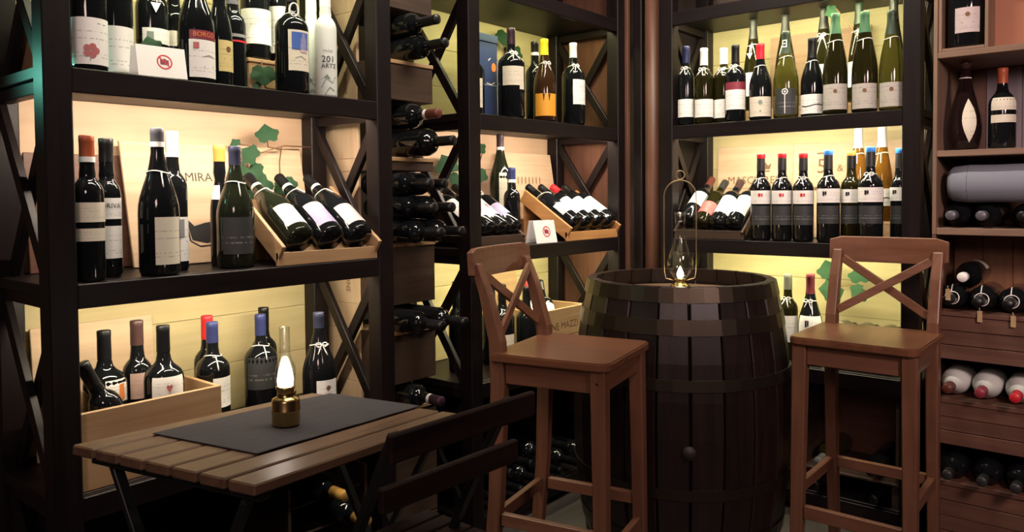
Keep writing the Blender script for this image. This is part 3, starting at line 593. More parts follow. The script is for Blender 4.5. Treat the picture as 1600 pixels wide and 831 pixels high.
ZG = min(q[2] for q in BOTTLES if q[10].startswith('golden')) - SHELF[2] - .0008
# low steps that lift the back rows
for (a, b, nm) in ((up('R3', .224, .195, SHELF[3]), up('R3', .919, .300, SHELF[3] + ZR), 'narrow wooden step under the back row of slim bottles, upper right shelf'),
                      (up('R3', .664, .19, SHELF[2]), up('R3', .864, .275, SHELF[2] + ZG), 'narrow wooden step under the two golden bottles'),
                      (up('L2', 2.325, .245, SHELF[2]), up('L2', 2.418, .355, SHELF[2] + ZT), 'wooden block lifting the tall green bottle in the corner unit')):
    c = (a + b)/2; c.z = a.z + .0005
    t = thing('display_step', nm, 'step', c)
    obj('step_body', box(a - c + Vector((0, 0, .0005)), b - c - Vector((0, 0, .010)), .001), pine('x'), t)
    p, q = Vector(a - c), Vector(b - c); p.z = q.z - .0098
    obj('step_top', box(p, q, .001), pine('x'), t)

# ------------------------------------------------------------------ standing bottles
for (x, y, z, h, r, typ, gl, cap, labs, st, desc, us, ex) in BOTTLES:
    face = -90 if us[0] == 'L' else 180
    if us[0] == 'L': face = math.degrees(math.atan2(-y, -x))*.5 - 45
    grp = {'L3': 'bottles on the top shelf, left wall', 'L2': 'bottles on the middle shelf, left wall', 'L1': 'bottles on the low shelf, left wall', 'R3': 'bottles on the upper shelf, right unit', 'R2': 'bottles on the middle shelf, right unit', 'R1': 'bottles on the low shelf, right unit'}[us]
    zz = z + .001
    if 'long crate' in desc and 'behind' not in desc and 'by the right' not in desc: zz += .009
    mw = Matrix.Translation((x, y, zz))
    stx = st if st not in (0, 'zzz', 'can') else None
    o = bottle(desc, h, r, typ, gl, cap, labs, stx, mw, grp, face=face)
    if ex in ('can', 'zzz'):
        P = profile(typ, h, r)
        fa = math.degrees(math.atan2(-y, -x)) + (12 if ex == 'can' else -8)
        gs = [(merge2(line2([(-.020, .03), (-.006, .055), (.012, .042), (.022, .06)], .003), line2([(-.01, .01), (.004, .03), (.018, .02)], .003), poly2([(-.016, .055), (-.004, .066), (.006, .052)])), 'greenink')]
        if ex == 'can': gs.append((merge2(text2('201', 0, .108, .026), text2('ARTZ', .002, .089, .018)), 'black')); gs.append((text2('MILTAR', 0, .132, .009), 'greenink'))
        for g, ink in gs: obj('printed_emblem', flat(g, bend(P, fa)), LABC[ink], o)

# ------------------------------------------------------------------ trays of tilted bottles
def tray(label, unit_, c0, width, n_rail, alpha, mats=pine, length=.30, side=.055):
    """sloping display tray: c0 is the front lower middle point; x along the shelf, y into the depth"""
    rz = 0 if unit_ == 'L' else -PI/2
    t = thing('bottle_tray', label, 'tray', c0, rz)
    ca, sa = math.cos(alpha), math.sin(alpha)
    def S(x, l, up_): return Vector((x, l*ca - up_*sa, l*sa + up_*ca))
    def slab(name, x0, x1, l0, l1, u0, u1, m):
        bm = box((x0, l0, u0), (x1, l1, u1)); mm = Matrix(((1, 0, 0), (0, ca, -sa), (0, sa, ca))).to_4x4(); bm.transform(mm); return obj(name, bm, m, t)
    w = width/2; b0 = .0
    sh = .024*sa + .0
    slab('tray_floor', -w, w, .03, length, 0, .008, mats('y'))
    slab('side_board', -w - .011, -w, .012, length, 0, side, mats('y'))
    slab('side_board', w, w + .011, .012, length, 0, side, mats('y'))
    obj('front_lip', box((-w - .011, .0, 0), (w + .011, .012, .036)), mats('x'), t)
    obj('rear_prop', box((-w, length*ca - .02, 0), (w, length*ca - .01, length*sa - .002)), mats('x'), t)
    return t, (lambda x, l, u: Matrix.Translation(c0) @ Matrix.Rotation(rz, 4, 'Z') @ S(x, l, u)), (Matrix.Rotation(rz, 3, 'Z') @ Vector((0, ca, sa)), Matrix.Rotation(rz, 3, 'Z') @ Vector((0, -sa, ca)))
def lying(label, x, T, r, h, typ, gl, cap, labs, string, grp, l0=.035, lift=.009, roll=0):
    tr, P, (ax, nr) = T
    m = frame(ax, Matrix.Rotation(R(roll), 3, ax) @ nr, P(x, l0, lift + r))
    return bottle(label, h, r, typ, gl, cap, labs, string, m, grp, face=0)
T = tray('pine display tray with three tilted bottles on the middle left shelf', 'L', (1.312, 1.773, SHELF[2] + .0005), .315, 3, R(35))
g = 'tilted bottles in the left display tray'
lying('tilted olive bottle with blank white label, first in the left tray', -.10, T, .044, .315, 'bur', 'green', ('black', .055, 'white'), [(.03, .115, 'white', -8, 42, None)], 'ring', g)
lying('tilted dark bottle with purple and white label, middle of the left tray', .003, T, .043, .315, 'bur', 'dark', ('black', .055, 'white'), [(.03, .105, 'lilac', -8, 45, None), (.105, .125, 'white', -8, 45, None)], 'ring', g)
lying('tilted dark bottle with greyish pink label, right end of the left tray', .104, T, .043, .315, 'bur', 'dark', ('black', .055, 'white'), [(.03, .115, 'greypink', -8, 45, None)], 'ring', g)
T = tray('dark stained display tray with tilted bottles, left in the corner unit', 'L', (2.105, 1.845, SHELF[2] + .0005), .293, 4, R(33), mats=umber, length=.27, side=.03)
g = 'tilted bottles in the left tray of the corner unit'
lying('tilted bottle with white label half hidden by the middle post', -.108, T, .0353, .30, 'bdx', 'dark', ('black', .05, None), [(.05, .16, 'white', -8, 60, None)], None, g)
lying('tilted bottle with plain white label beside the middle post', -.036, T, .0353, .30, 'bdx', 'dark', ('black', .05, None), [(.05, .16, 'white', -8, 60, None)], None, g)
o = lying('tilted bottle with white label bearing a faint red emblem', .036, T, .0353, .30, 'bdx', 'dark', ('black', .05, None), [(.055, .165, 'white', -8, 60, 'heart')], None, g)
lying('tilted dark bottle with violet label and white cord next to the white card', .108, T, .0353, .30, 'bdx', 'dark', ('black', .05, None), [(.06, .13, 'lilac', -8, 60, None)], 'loop', g)
T = tray('orange pine display tray with tilted white label bottles, corner unit', 'L', (2.625, 1.773, SHELF[2] + .0005), .345, 4, R(33), mats=lambda a: wood('orange_pine', (.62, .32, .12), (.50, .24, .08), a, .5), length=.29)
g = 'tilted bottles in the orange tray'
lying('tilted dark bottle with grey label, leftmost in the orange tray', -.128, T, .041, .29, 'bdx', 'dark', ('black', .05, None), [(.05, .11, 'greypink', -8, 55, None)], 'ring', g)
lying('tilted bottle with white label, second from left in the orange tray', -.043, T, .041, .29, 'bdx', 'dark', ('black', .05, None), [(.05, .15, 'white', -8, 62, None)], None, g)
lying('tilted bottle with white label and red capsule in the orange tray', .042, T, .041, .29, 'bdx', 'dark', ('red', .05, None), [(.05, .15, 'white', -8, 62, None)], None, g)
lying('tilted bottle with white label, rightmost in the orange tray by the brace', .127, T, .041, .29, 'bdx', 'dark', ('black', .05, None), [(.05, .15, 'white', -8, 62, None)], None, g)
T = tray('dark stained display tray with tilted bottles on the middle right shelf', 'R', (XF + .008, 1.380, SHELF[2] + .0005), .28, 4, R(36), mats=umber, length=.30, side=.03)
g = 'tilted bottles in the right display tray'
lying('tilted bottle with red brown capsule and white label behind the lantern', -.105, T, .0342, .30, 'bdx', 'dark', ('redbrown', .06, None), [(.085, .165, 'white', 0, 70, None)], None, g, l0=.06)
lying('tilted bottle with red label behind the lantern', -.035, T, .0342, .30, 'bdx', 'olive', ('silverdk', .06, None), [(.05, .12, 'rose', 0, 70, None)], None, g)
lying('tilted bottle with long white label and dark brown capsule, right tray', .035, T, .0342, .30, 'bdx', 'dark', ('brown', .06, None), [(.05, .16, 'white', 0, 75, None)], None, g)
lying('tilted bottle with long white label beside the standing red topped bottles', .105, T, .0342, .30, 'bdx', 'dark', ('black', .06, None), [(.05, .16, 'white', 0, 75, None)], None, g)
# leaning bottles in crates
g = 'leaning bottles in the crates'
bottle('leaning dark bottle with pale label at the left end of the long crate', .28, .035, 'bdx', 'dark', ('black', .06, None), [(.06, .14, 'pink', -60, 45, None)], None, frame((-.42, .0, .90), (.3, -1, .2), (.80, 1.848, SHELF[1] + .024)), g)
bottle('leaning bottle with red capsule and bright white label in the lettered crate', .31, .042, 'bdx', 'dark', ('red', .05, None), [(.10, .215, 'white', 0, 75, None)], None, frame((.30, .42, .80), (-.5, -1, .3), (2.375, 1.875, SHELF[1] + .042)), g)
bottle('leaning bottle with white label at the right end of the lettered crate', .30, .042, 'bdx', 'dark', ('black', .05, None), [(.08, .20, 'white', 0, 75, None)], None, frame((.34, .42, .70), (-.5, -1, .3), (2.465, 1.880, SHELF[1] + .042)), g)

# ------------------------------------------------------------------ gift box, sign cards
t = thing('gift_box', 'tall navy blue gift box with a red emblem beside the middle post', 'box', (2.125, 1.945, SHELF[3] + .0005))
nv = plain('navy_card', (.030, .050, .135), .45)
b_ = obj('box_body', box((-.052, -.045, 0), (.052, .045, .285), .002), nv, t)
obj('box_lid', box((-.054, -.047, .2855), (.054, .047, .315), .002), plain('navy_lid', (.05, .08, .17), .4), t)
ink_on(b_, circ(.030, .195, .013, .017), lambda x, z: (x, -.0458, z), 'orangeink', 'printed_emblem')
ink_on(b_, merge2(line2([(-.01, .135), (.015, .130), (.035, .140)], .003), line2([(-.045, .128), (.045, .128)], .0015), line2([(.0, .218), (.012, .228)], .004)), lambda x, z: (x, -.0458, z), 'whiteink', 'printed_emblem')
def card(label, loc, w, h, rz, k):
    t = thing('sign_card', label, 'sign', loc, rz)
    lean = .22; pm = plain('white_card', (.78, .78, .76), .6)
    for s in (1, -1):
        bm = bmesh.new()
        m = Matrix.Translation((0, s*.030, 0)) @ Matrix.Rotation(s*lean if s > 0 else -lean, 4, 'X')
        bm = box((-w/2, -.0006, 0), (w/2, .0006, h), 0); bm.transform(m)
        o = obj('card_leaf', bm, pm, t)
        if s < 0:
            f = lambda x, z: tuple(m @ Vector((x, -.0012, z)))
            rr = h*.24; cz = h*.5
            ink_on(o, merge2(ring2(0.006, cz, rr*.82, rr), line2([(.006 - rr*.6, cz + rr*.6), (.006 + rr*.6, cz - rr*.6)], rr*.16)), f, 'red', 'printed_sign')
            ink_on(o, merge2(rect2(.006 - rr*.55, cz - rr*.38, .006 + rr*.55, cz + rr*.30), rect2(.006 - rr*.15, cz + rr*.30, .006 + rr*.2, cz + rr*.45)), lambda x, z: tuple(m @ Vector((x, -.0010, z))), 'maroon', 'printed_sign')
    return t
card('white folded card with red no photo sign on the top left shelf', (.852, 1.806, SHELF[3] + .0005), .112, .075, -.08, 0)
card('white folded card with red no photo sign between the two trays', (2.325, 1.812, SHELF[2] + .0005), .115, .088, -.1, 1)

# ------------------------------------------------------------------ ivy
def leaf_mesh():
    P = [(0, 0), (.30, -.14), (.58, -.02), (.62, .22), (.78, .42), (.74, .62), (.48, .72), (.26, .90), (.0, 1.10), (-.26, .90), (-.48, .72), (-.74, .62), (-.78, .42), (-.62, .22), (-.58, -.02), (-.30, -.14)]
    bm = bmesh.new(); c = bm.verts.new((0, .42, .10)); vs = [bm.verts.new((x, y, .06*math.sin(7*x + 3*y) - .12*abs(x))) for x, y in P]
    for i in range(len(vs)): bm.faces.new((c, vs[i], vs[(i+1) % len(vs)]))
    me = bpy.data.meshes.new('ivy_leaf'); bm.to_mesh(me); bm.free(); me.materials.append(LEAF); return me
LM = leaf_mesh()
def ivy(label, unit_, leaves, stems):
    """leaves: (s along wall position, depth position, z, size, turn)"""
    p0 = Vector(leaves[0][0:3]); t = thing('ivy_garland', label, 'ivy', p0)
    for st in stems: obj('stem', tube([Vector(p) - p0 for p in st], .0022, 5), STEMM, t, True)
    for (x, y, z, s, a) in leaves:
        o = bpy.data.objects.new('leaf', LM); COL.objects.link(o); o.parent = t
        n = Vector((-.35, -1, .25)) if unit_ == 'L' else Vector((-1, -.2, .25))
        xx = Vector((1, 0, 0)) if unit_ == 'L' else Vector((0, -1, 0))
        m = frame(n, xx, Vector((x, y, z)) - p0) @ Matrix.Rotation(a, 4, 'Z') @ Matrix.Scale(s, 4)
        o.matrix_local = m
for p_ in LM.polygons: p_.use_smooth = True
ivy('artificial ivy garland above the tilted bottles on the middle left shelf', 'L',
    [(1.304, 2.06, 1.365, .048, .1), (1.259, 2.06, 1.31, .045, .9), (1.227, 2.05, 1.275, .055, 2.6), (1.29, 2.05, 1.245, .05, 2.2), (1.345, 2.05, 1.245, .05, 3.4), (1.28, 2.06, 1.270, .045, 1.6), (1.25, 2.055, 1.235, .05, 3.0), (1.31, 2.05, 1.20, .05, 2.7), (1.205, 2.07, 1.345, .022, .5)],
    [[(1.20, 2.08, 1.30), (1.25, 2.075, 1.315), (1.31, 2.075, 1.335), (1.37, 2.08, 1.352), (1.47, 2.085, 1.352)], [(1.304, 2.07, 1.37), (1.31, 2.075, 1.345), (1.36, 2.08, 1.34)], [(1.205, 2.08, 1.35), (1.25, 2.08, 1.347), (1.27, 2.075, 1.32)], [(1.36, 2.08, 1.345), (1.345, 2.07, 1.30), (1.34, 2.06, 1.26)], [(1.26, 2.08, 1.315), (1.24, 2.07, 1.30), (1.235, 2.06, 1.28)]])
ivy('single ivy leaf on the wooden box of the top left shelf', 'L', [(1.20, 1.917, 1.555, .05, 3.1), (1.19, 1.920, 1.50, .02, 1.0)], [[(1.20, 1.924, 1.575), (1.20, 1.924, 1.53), (1.21, 1.924, 1.50), (1.27, 1.924, 1.498)]])
ivy('small ivy leaf above the white card on the top left shelf', 'L', [(.865, 1.86, 1.548, .035, .2)], [[(.865, 1.862, 1.55), (.868, 1.868, 1.50), (.87, 1.87, 1.476)]])
ivy('ivy sprig behind the middle post in the corner unit', 'L', [(2.313, 2.115, 1.365, .05, .2), (2.300, 2.115, 1.30, .06, 2.9), (2.262, 2.085, 1.335, .042, 0.9), (2.126, 2.095, 1.285, .072, .4), (2.19, 2.12, 1.27, .05, 2.4)], [[(2.30, 2.135, 1.30), (2.33, 2.135, 1.33), (2.36, 2.135, 1.40)], [(2.126, 2.13, 1.29), (2.2, 2.135, 1.30), (2.30, 2.135, 1.32)]])
ivy('dark ivy leaves on the upper shelf of the corner unit', 'L', [(2.552, 2.11, 1.775, .07, .6), (2.461, 2.10, 1.875, .06, 2.8)], [[(2.461, 2.12, 1.87), (2.50, 2.13, 1.82), (2.55, 2.125, 1.78)]])
ivy('bright green ivy sprig behind the right stool backrest', 'R', [(3.10, .975, .865, .06, .4), (3.10, .955, .81, .06, 1.6), (3.10, .99, .79, .06, -1.2), (3.10, .865, .85, .055, .2), (3.10, .855, .82, .05, 2.4)], [[(3.12, .96, .80), (3.11, .955, .70), (3.11, .95, .56)], [(3.12, .96, .82), (3.12, .91, .83), (3.12, .86, .83)], [(3.11, .975, .87), (3.12, .96, .80)]])
ivy('dark twig with a leaf among the slim bottles, upper right shelf', 'R', [(3.035, .94, 1.885, .04, 2.0)], [[(3.035, .94, 1.89), (3.035, .90, 1.83), (3.035, .84, 1.74), (3.035, .80, 1.69)]])

# ------------------------------------------------------------------ lying bottles
def flatb(label, base, d, r, h, gl, cap, labs, grp, typ='bdx', name='wine_bottle', string=None):
    return bottle(label, h, r, typ, gl, cap, labs, string, frame(d, (0, 0, 1), base), grp, face=0, name=name)
# crate column between the two left units
t = thing('crate_column', 'tall stack of wooden wine boxes with necks sticking out, between two shelving units', 'crate stack', (1.69, 2.0, 0))
CX0, CX1, CY0, CY1 = 1.575 - 1.69, 1.80 - 1.69, 1.86 - 2.0, 2.145 - 2.0
CYm = 1.975 - 2.0
LEV = [(.13, .50), (.585, .755), (.842, 1.04), (1.274, 1.315), (1.50, 1.625), (1.79, 2.10)]    # closed boxes; bottles lie in the gaps
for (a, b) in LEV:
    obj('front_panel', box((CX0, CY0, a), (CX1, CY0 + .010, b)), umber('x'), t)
    obj('side_panel', box((CX0, CY0 + .0105, a), (CX0 + .010, CYm, b)), umber('y'), t)  # darker wood here stands in for shade on the front of the side
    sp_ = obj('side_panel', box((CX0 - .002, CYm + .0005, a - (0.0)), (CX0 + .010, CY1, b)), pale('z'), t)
    obj('side_panel', box((CX1 - .010, CY0 + .0105, a), (CX1, CY1, b)), umber('y'), t)
    obj('top_board', box((CX0 + .0105, CY0 + .0105, b - .009), (CX1 - .0105, CY1, b)), pine('y'), t)
    obj('base_board', box((CX0 + .0105, CY0 + .0105, a), (CX1 - .0105, CY1, a + .009)), umber('y'), t)
    if b - a > .1:
        ln = min(.26, b - a - .03); zc = (a + b)/2
        g_ = text2('AMARONE', 0, 0, .030)
        obj('printed_lettering', flat(g_, lambda x, y: (CX0 - .0028, CYm + .06 - y, zc - x*ln/.19)), LABC['brownink'], sp_)
for (a, b), (c, d_) in zip(LEV, LEV[1:]):
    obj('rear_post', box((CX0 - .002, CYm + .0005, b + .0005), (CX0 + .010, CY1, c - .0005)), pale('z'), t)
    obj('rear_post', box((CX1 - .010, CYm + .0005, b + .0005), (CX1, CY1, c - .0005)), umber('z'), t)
    obj('board_edge', box((CX0 - .001, CY0 - .004, b - .011), (CX1 + .001, CY0 - .0004, b + .002)), pine('x'), t)
obj('plinth', box((CX0, CY0, 0), (CX1, CY1, .125)), umber('x'), t)
g = 'bottles lying in the crate column'
ORD = [('lowest', .51, .040), ]
def colb(word, z, x, y0, cap, labs=(), h=.30, gl='dark', r=.037):
    return flatb('dark bottle in the crate column, ' + word, (x, y0, z), (0, -1, 0), r, h, gl, cap, list(labs), g)
BK = ('black', .06, None)
colb('lowest one, with a white neck band', .5405, 1.69, 2.02, ('plum', .05, 'white'))
colb('just above the tall front box, left one', .7955, 1.635, 1.955, BK)
colb('just above the tall front box, right one', .7955, 1.725, 1.945, BK)
colb('bottom row of the stacked three, left one', 1.081, 1.63, 1.95, BK)
colb('bottom row of the stacked three, right one', 1.081, 1.715, 1.945, BK)
colb('middle row of the stacked three, left one', 1.156, 1.63, 1.98, BK)
colb('middle row of the stacked three, right one', 1.156, 1.712, 1.985, BK)
colb('top row of the stacked three, left one', 1.231, 1.635, 2.0, BK)
colb('top row of the stacked three, right one', 1.231, 1.715, 2.02, BK)
colb('large one with long neck beside the blue one', 1.3625, 1.69, 1.955, BK, r=.044)
colb('blue tinted one with white band and brown capsule', 1.4505, 1.69, 2.02, ('redbrown', .05, 'white'), gl='dark', r=.04)
colb('upper pair, lower bottle with pale label', 1.6655, 1.69, 1.985, BK, [(.06, .10, 'cream', -80, 30, None), (.14, .17, 'cream', -80, 25, None)])
colb('upper pair, topmost bottle', 1.7425, 1.69, 2.02, BK)

# bottom bays: bottles racked below the low shelves
g = 'bottles racked below the low shelves'
TN = ('tan', .06, None)
for i, (x, z, nm, cp) in enumerate(((.70, .12, 'far left below the table', BK), (.86, .12, 'below the table, left of the table legs', BK), (1.02, .12, 'below the table, third from left', BK), (1.15, .12, 'below the table, fourth from left', BK), (1.34, .12, 'below the table, right end of the floor row', BK),
        (.78, .195, 'second layer below the table, left', BK), (.94, .195, 'second layer below the table, middle', BK), (1.085, .195, 'second layer below the table, right', BK))):
    flatb('dark bottle lying under the low shelf, ' + nm, (x, 2.08, z), (0, -1, 0), .039, .30, 'dark', cp, [], g)
flatb('bottle with yellow tan capsule poking out under the table, upper one', (1.31, 2.02, .3545), (0, -1, 0), .039, .30, 'dark', TN, [], g)
flatb('bottle with orange tan capsule poking out under the table, lower one', (1.37, 2.00, .2680), (0, -1, 0), .039, .30, 'dark', TN, [], g)
flatb('bottle with tan capsule lowest under the table edge', (1.258, 2.02, .1175), (0, -1, 0), .038, .30, 'dark', TN, [], g)
t = thing('bottle_rack', 'dark low rack carrying bottles under the left unit', 'rack', (1.07, 1.95, SHELF[0] + .0005))
for x in (.131, .400): obj('rack_side', box((x - .005, -.12, 0), (x + .005, .15, .30)), umber('y'), t)
for z in (.1500, .2365): obj('rack_shelf', box((.1365, -.10, z - .006), (.3945, .14, z)), umber('x'), t)
for i, (x, z, nm) in enumerate(((2.0, .12, 'first'), (2.12, .12, 'second'), (2.24, .12, 'third'), (2.36, .12, 'fourth'), (2.48, .12, 'fifth'), (2.60, .12, 'sixth'), (2.06, .198, 'first of the upper layer'), (2.18, .198, 'second of the upper layer'), (2.30, .198, 'third of the upper layer'), (2.42, .198, 'fourth of the upper layer'))):
    flatb('dark bottle racked low behind the left stool legs, %s from left' % nm, (x, 2.06, z), (0, -1, 0), .039, .31, 'dark', BK, [], g)
for i, (y, z, nm, cp) in enumerate(((.74, .1185, 'right one on the base', BK), (.94, .1185, 'middle one on the base', BK), (1.12, .1185, 'left one on the base', BK))):
    flatb('dark bottle racked low behind the right stool, ' + nm, (3.12, y, z), (-1, 0, 0), .039, .30, 'dark', cp, [], g)
t = thing('wooden_box', 'dark open wooden box in the lowest right bay behind the right stool', 'box', (3.0, .84, SHELF[0] + .085))
obj('box_floor', box((-.13, -.17, 0), (.15, .17, .010)), umber('y'), t)
obj('box_back', box((.138, -.17, .0105), (.15, .17, .30)), brown('y'), t)
for y in (-.17, .158): obj('box_side', box((-.13, y, .0105), (.1375, y + .012, .30)), umber('x'), t)
for y in (-.156, .156): obj('box_foot', box((-.12, y - .012, -.0845), (.14, y + .012, -.0005)), umber('x'), t)
flatb('dark bottle lying in the open box behind the right stool stretcher, right one', (3.12, .75, .2125), (-1, 0, 0), .038, .30, 'dark', BK, [], g)
flatb('dark bottle with greenish neck lying in the open box, left one', (3.12, .93, .2125), (-1, 0, 0), .038, .30, 'olive', ('greytop', .06, None), [], g)
# low right shelf: lying bottles beside the ivy
g = 'bottles lying on the low right shelf'
for y, z, nm in ((.905, .583, 'lower left'), (.823, .583, 'lower middle'), (.741, .583, 'lower right'), (.828, .6615, 'upper middle'), (.746, .6615, 'upper right')):
    flatb('dark bottle lying on the low right shelf by the ivy, ' + nm, (2.90, y, z), (1, 0, 0), .039, .28, 'dark', BK, [(.005, .10, 'white', 20, 60, None)] if z < .6 else [], g)
flatb('bottle with white label lying beside the burgundy capped bottle', (2.90, .908, .6615), (1, .0, .0), .039, .28, 'dark', BK, [(.006, .10, 'white', 30, 90, None)], g)

# ------------------------------------------------------------------ rack of boxes on the right
RX = 2.82
t = thing('wine_rack', 'brown wooden rack of boxes and planks at the right edge', 'rack', (RX, .565, 0))
D_, WID = .40, .72
def rb(name, y0, y1, z0, z1, d0=0, d1=D_, m=None, bev=.0015):
    return obj(name, box((d0, -y1, z0), (d1, -y0, z1), bev), m or rackw('y'), t)
LV = [(2.0, 2.02), (1.625, 1.645), (1.305, 1.325), (1.050, 1.072), (.785, .800), (.497, .513), (.225, .241)]
pl = lambda a: wood('pale_edge_wood', (.28, .18, .125), (.21, .13, .085), a, .5)  # paler wood for the upper shelf boards, side board and presentation box
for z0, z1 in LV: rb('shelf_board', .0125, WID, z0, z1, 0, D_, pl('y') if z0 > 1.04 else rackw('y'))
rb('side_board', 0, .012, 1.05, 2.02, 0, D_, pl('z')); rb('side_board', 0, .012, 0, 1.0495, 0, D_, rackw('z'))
rb('side_board', WID + .0005, WID + .0125, 0, 2.02, 0, D_, rackw('z'))
lil = lambda a: wood('grey_plank', (.30, .26, .29), (.24, .20, .22), a, .7)
for i, (a, b) in enumerate(((.013, .055), (.056, .098), (.099, .150), (.151, .205), (.206, .270), (.271, .40))):
    rb('back_plank', a, b, 1.326, 1.624, D_ - .05 if i else D_ - .052, D_ - .035, lil('z') if i > 1 else rackw('z'))
rb('back_plank', .013, WID, 1.646, 1.999, D_ - .20, D_ - .19, plain('salmon_panel', (.50, .22, .13), .7))
rb('back_plank', .013, WID, 1.073, 1.304, D_ - .02, D_ - .008, rackw('y'))
for i, (a, b) in enumerate(((.013, .10), (.101, .19), (.191, .30), (.301, WID))):
    rb('back_plank', a, b, .801, 1.049, .30, .312, wood('orange_plank', (.34, .16, .075), (.26, .11, .05), 'z', .55))
for z0, z1, dd in ((.642, .784, 0.004), (.360, .4965, .004), (.02, .2245, .004)):
    n = 3 if z0 > .3 else 4
    for i in range(n):
        a = z0 + (z1 - z0)*i/n; b = z0 + (z1 - z0)*(i+1)/n
        rb('front_plank', .0125, WID, a + .001, b - .001, dd + .002*(i % 2), dd + .014)
for z0, z1 in ((.514, .641), (.242, .359)): rb('back_plank', .0125, WID, z0, z1, .34, .352, umber('y'))
# framed box around the magnum
t = thing('presentation_box', 'pale open wooden presentation box holding the large bottle, top right', 'box', (RX + .004, .482, 1.6455))
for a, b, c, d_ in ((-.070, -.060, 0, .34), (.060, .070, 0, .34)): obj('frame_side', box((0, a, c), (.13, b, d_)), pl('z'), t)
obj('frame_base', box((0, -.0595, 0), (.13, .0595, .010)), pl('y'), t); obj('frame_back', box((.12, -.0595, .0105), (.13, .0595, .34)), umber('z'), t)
bottle('large dark bottle with ornate grey label in the presentation box, top right', .315, .055, 'bdx', 'dark', BK, [(.045, .125, 'greypink', 192, 38, 'oval')], None, Matrix.Translation((RX + .065, .482, 1.6565)), None, face=190)
# brandy flask and small bottle
def flask():
    t = thing('brandy_flask', 'dark pear shaped flask with leaf shaped white label, right rack', 'bottle', (RX + .10, .49, 1.3255))
    P = [(0, 0), (.030, 0), (.042, .012), (.050, .045), (.052, .075), (.047, .115), (.036, .16), (.025, .20), (.017, .23), (.015, .245), (.015, .272), (.0, .272)]
    obj('glass_body', lathe(P, 24), plain('flask_glass', (.012, .006, .006), .08), t, True)
    obj('stopper', lathe([(0, .2725), (.013, .2725), (.013, .282), (.017, .283), (.017, .294), (0, .296)], 14), CAPC['brown'], t, True)
    f = 205
    def fn(x, z):
        rr = rad_at(P, z) + .0012; a = R(f) + x/rr
        return (rr*math.cos(a), rr*math.sin(a), z)
    bm = bmesh.new(); L0 = []; n = 10
    rows = [[bm.verts.new(fn(.022*math.sin(PI*i/n)*k, .025 + .145*i/n)) for k in (-1, -.5, 0, .5, 1)] for i in range(n + 1)]
    for a, b in zip(rows, rows[1:]):
        for k in range(4): bm.faces.new((a[k], a[k+1], b[k+1], b[k]))
    bmesh.ops.remove_doubles(bm, verts=bm.verts[:], dist=1e-6)
    obj('label', bm, LABC['cream'], t, True)
    obj('neck_cord', tube([(.017*math.cos(a), .017*math.sin(a), .240) for a in [2*PI*i/12 for i in range(12)]], .002, 5, True), STRING, t, True)
flask()
bottle('small dark bottle with copper capsule and two pale label bands, right rack', .262, .039, 'half', 'dark', ('orangered', .05, None), [(.125, .165, 'cream', 200, 62, None), (.085, .110, 'cream', 200, 62, None)], None, Matrix.Translation((RX + .10, .385, 1.3255)), None, face=200)
t = thing('paper_roll', 'grey blue rolled bundle lying above the bottle ends, right rack', 'roll', (RX + .075, .37, 1.2165))
bm = lathe([(0, -.16), (.045, -.158), (.057, -.145), (.062, -.10), (.0605, -.03), (.0615, .03), (.062, .10), (.059, .15), (.04, .16), (0, .16)], 24); bm.transform(Matrix.Rotation(PI/2, 4, 'X'))
obj('roll_body', bm, plain('grey_blue_cloth', (.20, .22, .27), .8), t, True)
bm = tube([(.0618*math.cos(a), .10, .0618*math.sin(a)) for a in [2*PI*i/18 for i in range(18)]], .0012, 6, True); obj('roll_band', bm, plain('grey_band', (.12, .13, .16), .7), t, True)
g = 'bottle ends on the upper right rack shelf'
def rbot(label, y, z, grp, cap=BK, gl='dark', labs=(), r=.040, h=.30, x=3.112, typ='bdx', string=None, dz=0): return flatb(label, (x, y, z), (-1, 0, -dz), r, h, gl, cap, list(labs), grp, typ=typ, string=string)
rbot('dark bottle with grey capsule end under the grey roll, left one', .510, 1.1135, g, ('grey', .05, None))
rbot('dark bottle with grey capsule end under the grey roll, right one', .425, 1.1135, g, ('grey', .05, None))
rbot('dark bottle with white label crescent under the grey roll', .315, 1.1135, g, BK, labs=[(.02, .14, 'cream', 0, 50, None)])
rbot('dark bottle beyond the frame edge under the grey roll', .225, 1.1135, g, BK)
g = 'bottle row on the middle right rack shelf'
for y, nm in ((.511, 'first from left'), (.427, 'second from left'), (.345, 'third from left'), (.260, 'fourth from left')):
    o = rbot('dark bottle lying in the tagged row right of the stool, ' + nm, y, .8415, g, BK, string='ring', x=3.07)
o = rbot('dark bottle with cream capsule lying on top of the tagged row', .475, .9145, g, ('white', .03, None), labs=[(.04, .10, 'cream', -30, 40, None)])
for y, z in ((.505, .862), (.425, .792), (.335, .785)):
    t = thing('price_tag', {.505: 'tan paper tag hanging in front of the first bottle, right rack', .425: 'tan paper tag on the shelf edge, middle, right rack', .335: 'tan paper tag on the shelf edge, far right'}[y], 'tag', (2.760 if y > .5 else RX - .006, y, z))
    obj('tag_card', box((-.001, -.007, -.018), (.0004, .007, .018), 0), plain('tan_card', (.50, .36, .18), .7), t)
    obj('tag_string', tube([(0, 0, .018), (-.001, .001, .024), (0, .002, .028)], .0008, 4), STRING, t)
g = 'white wrapped bottles in the right rack'
for y, nm, cp in ((.505, 'left one with orange brown tip', 'redbrown'), (.415, 'middle one with dark red tip', 'waxred'), (.322, 'right one with bright red tip', 'red')):
    rbot('white wrapped bottle lying neck out, ' + nm, y, .5575, g, (cp, .05, None), gl='whiteglass', r=.0435, h=.26, x=3.02, typ='bur')
g = 'dark bottle ends in the lower right rack'
for y, nm in ((.50, 'left one'), (.404, 'middle one'), (.315, 'right one')):
    rbot('dark bottle lying in the lowest niche of the right rack, ' + nm, y, .2845, g, ('dkgrey', .04, None), r=.042, x=3.04)

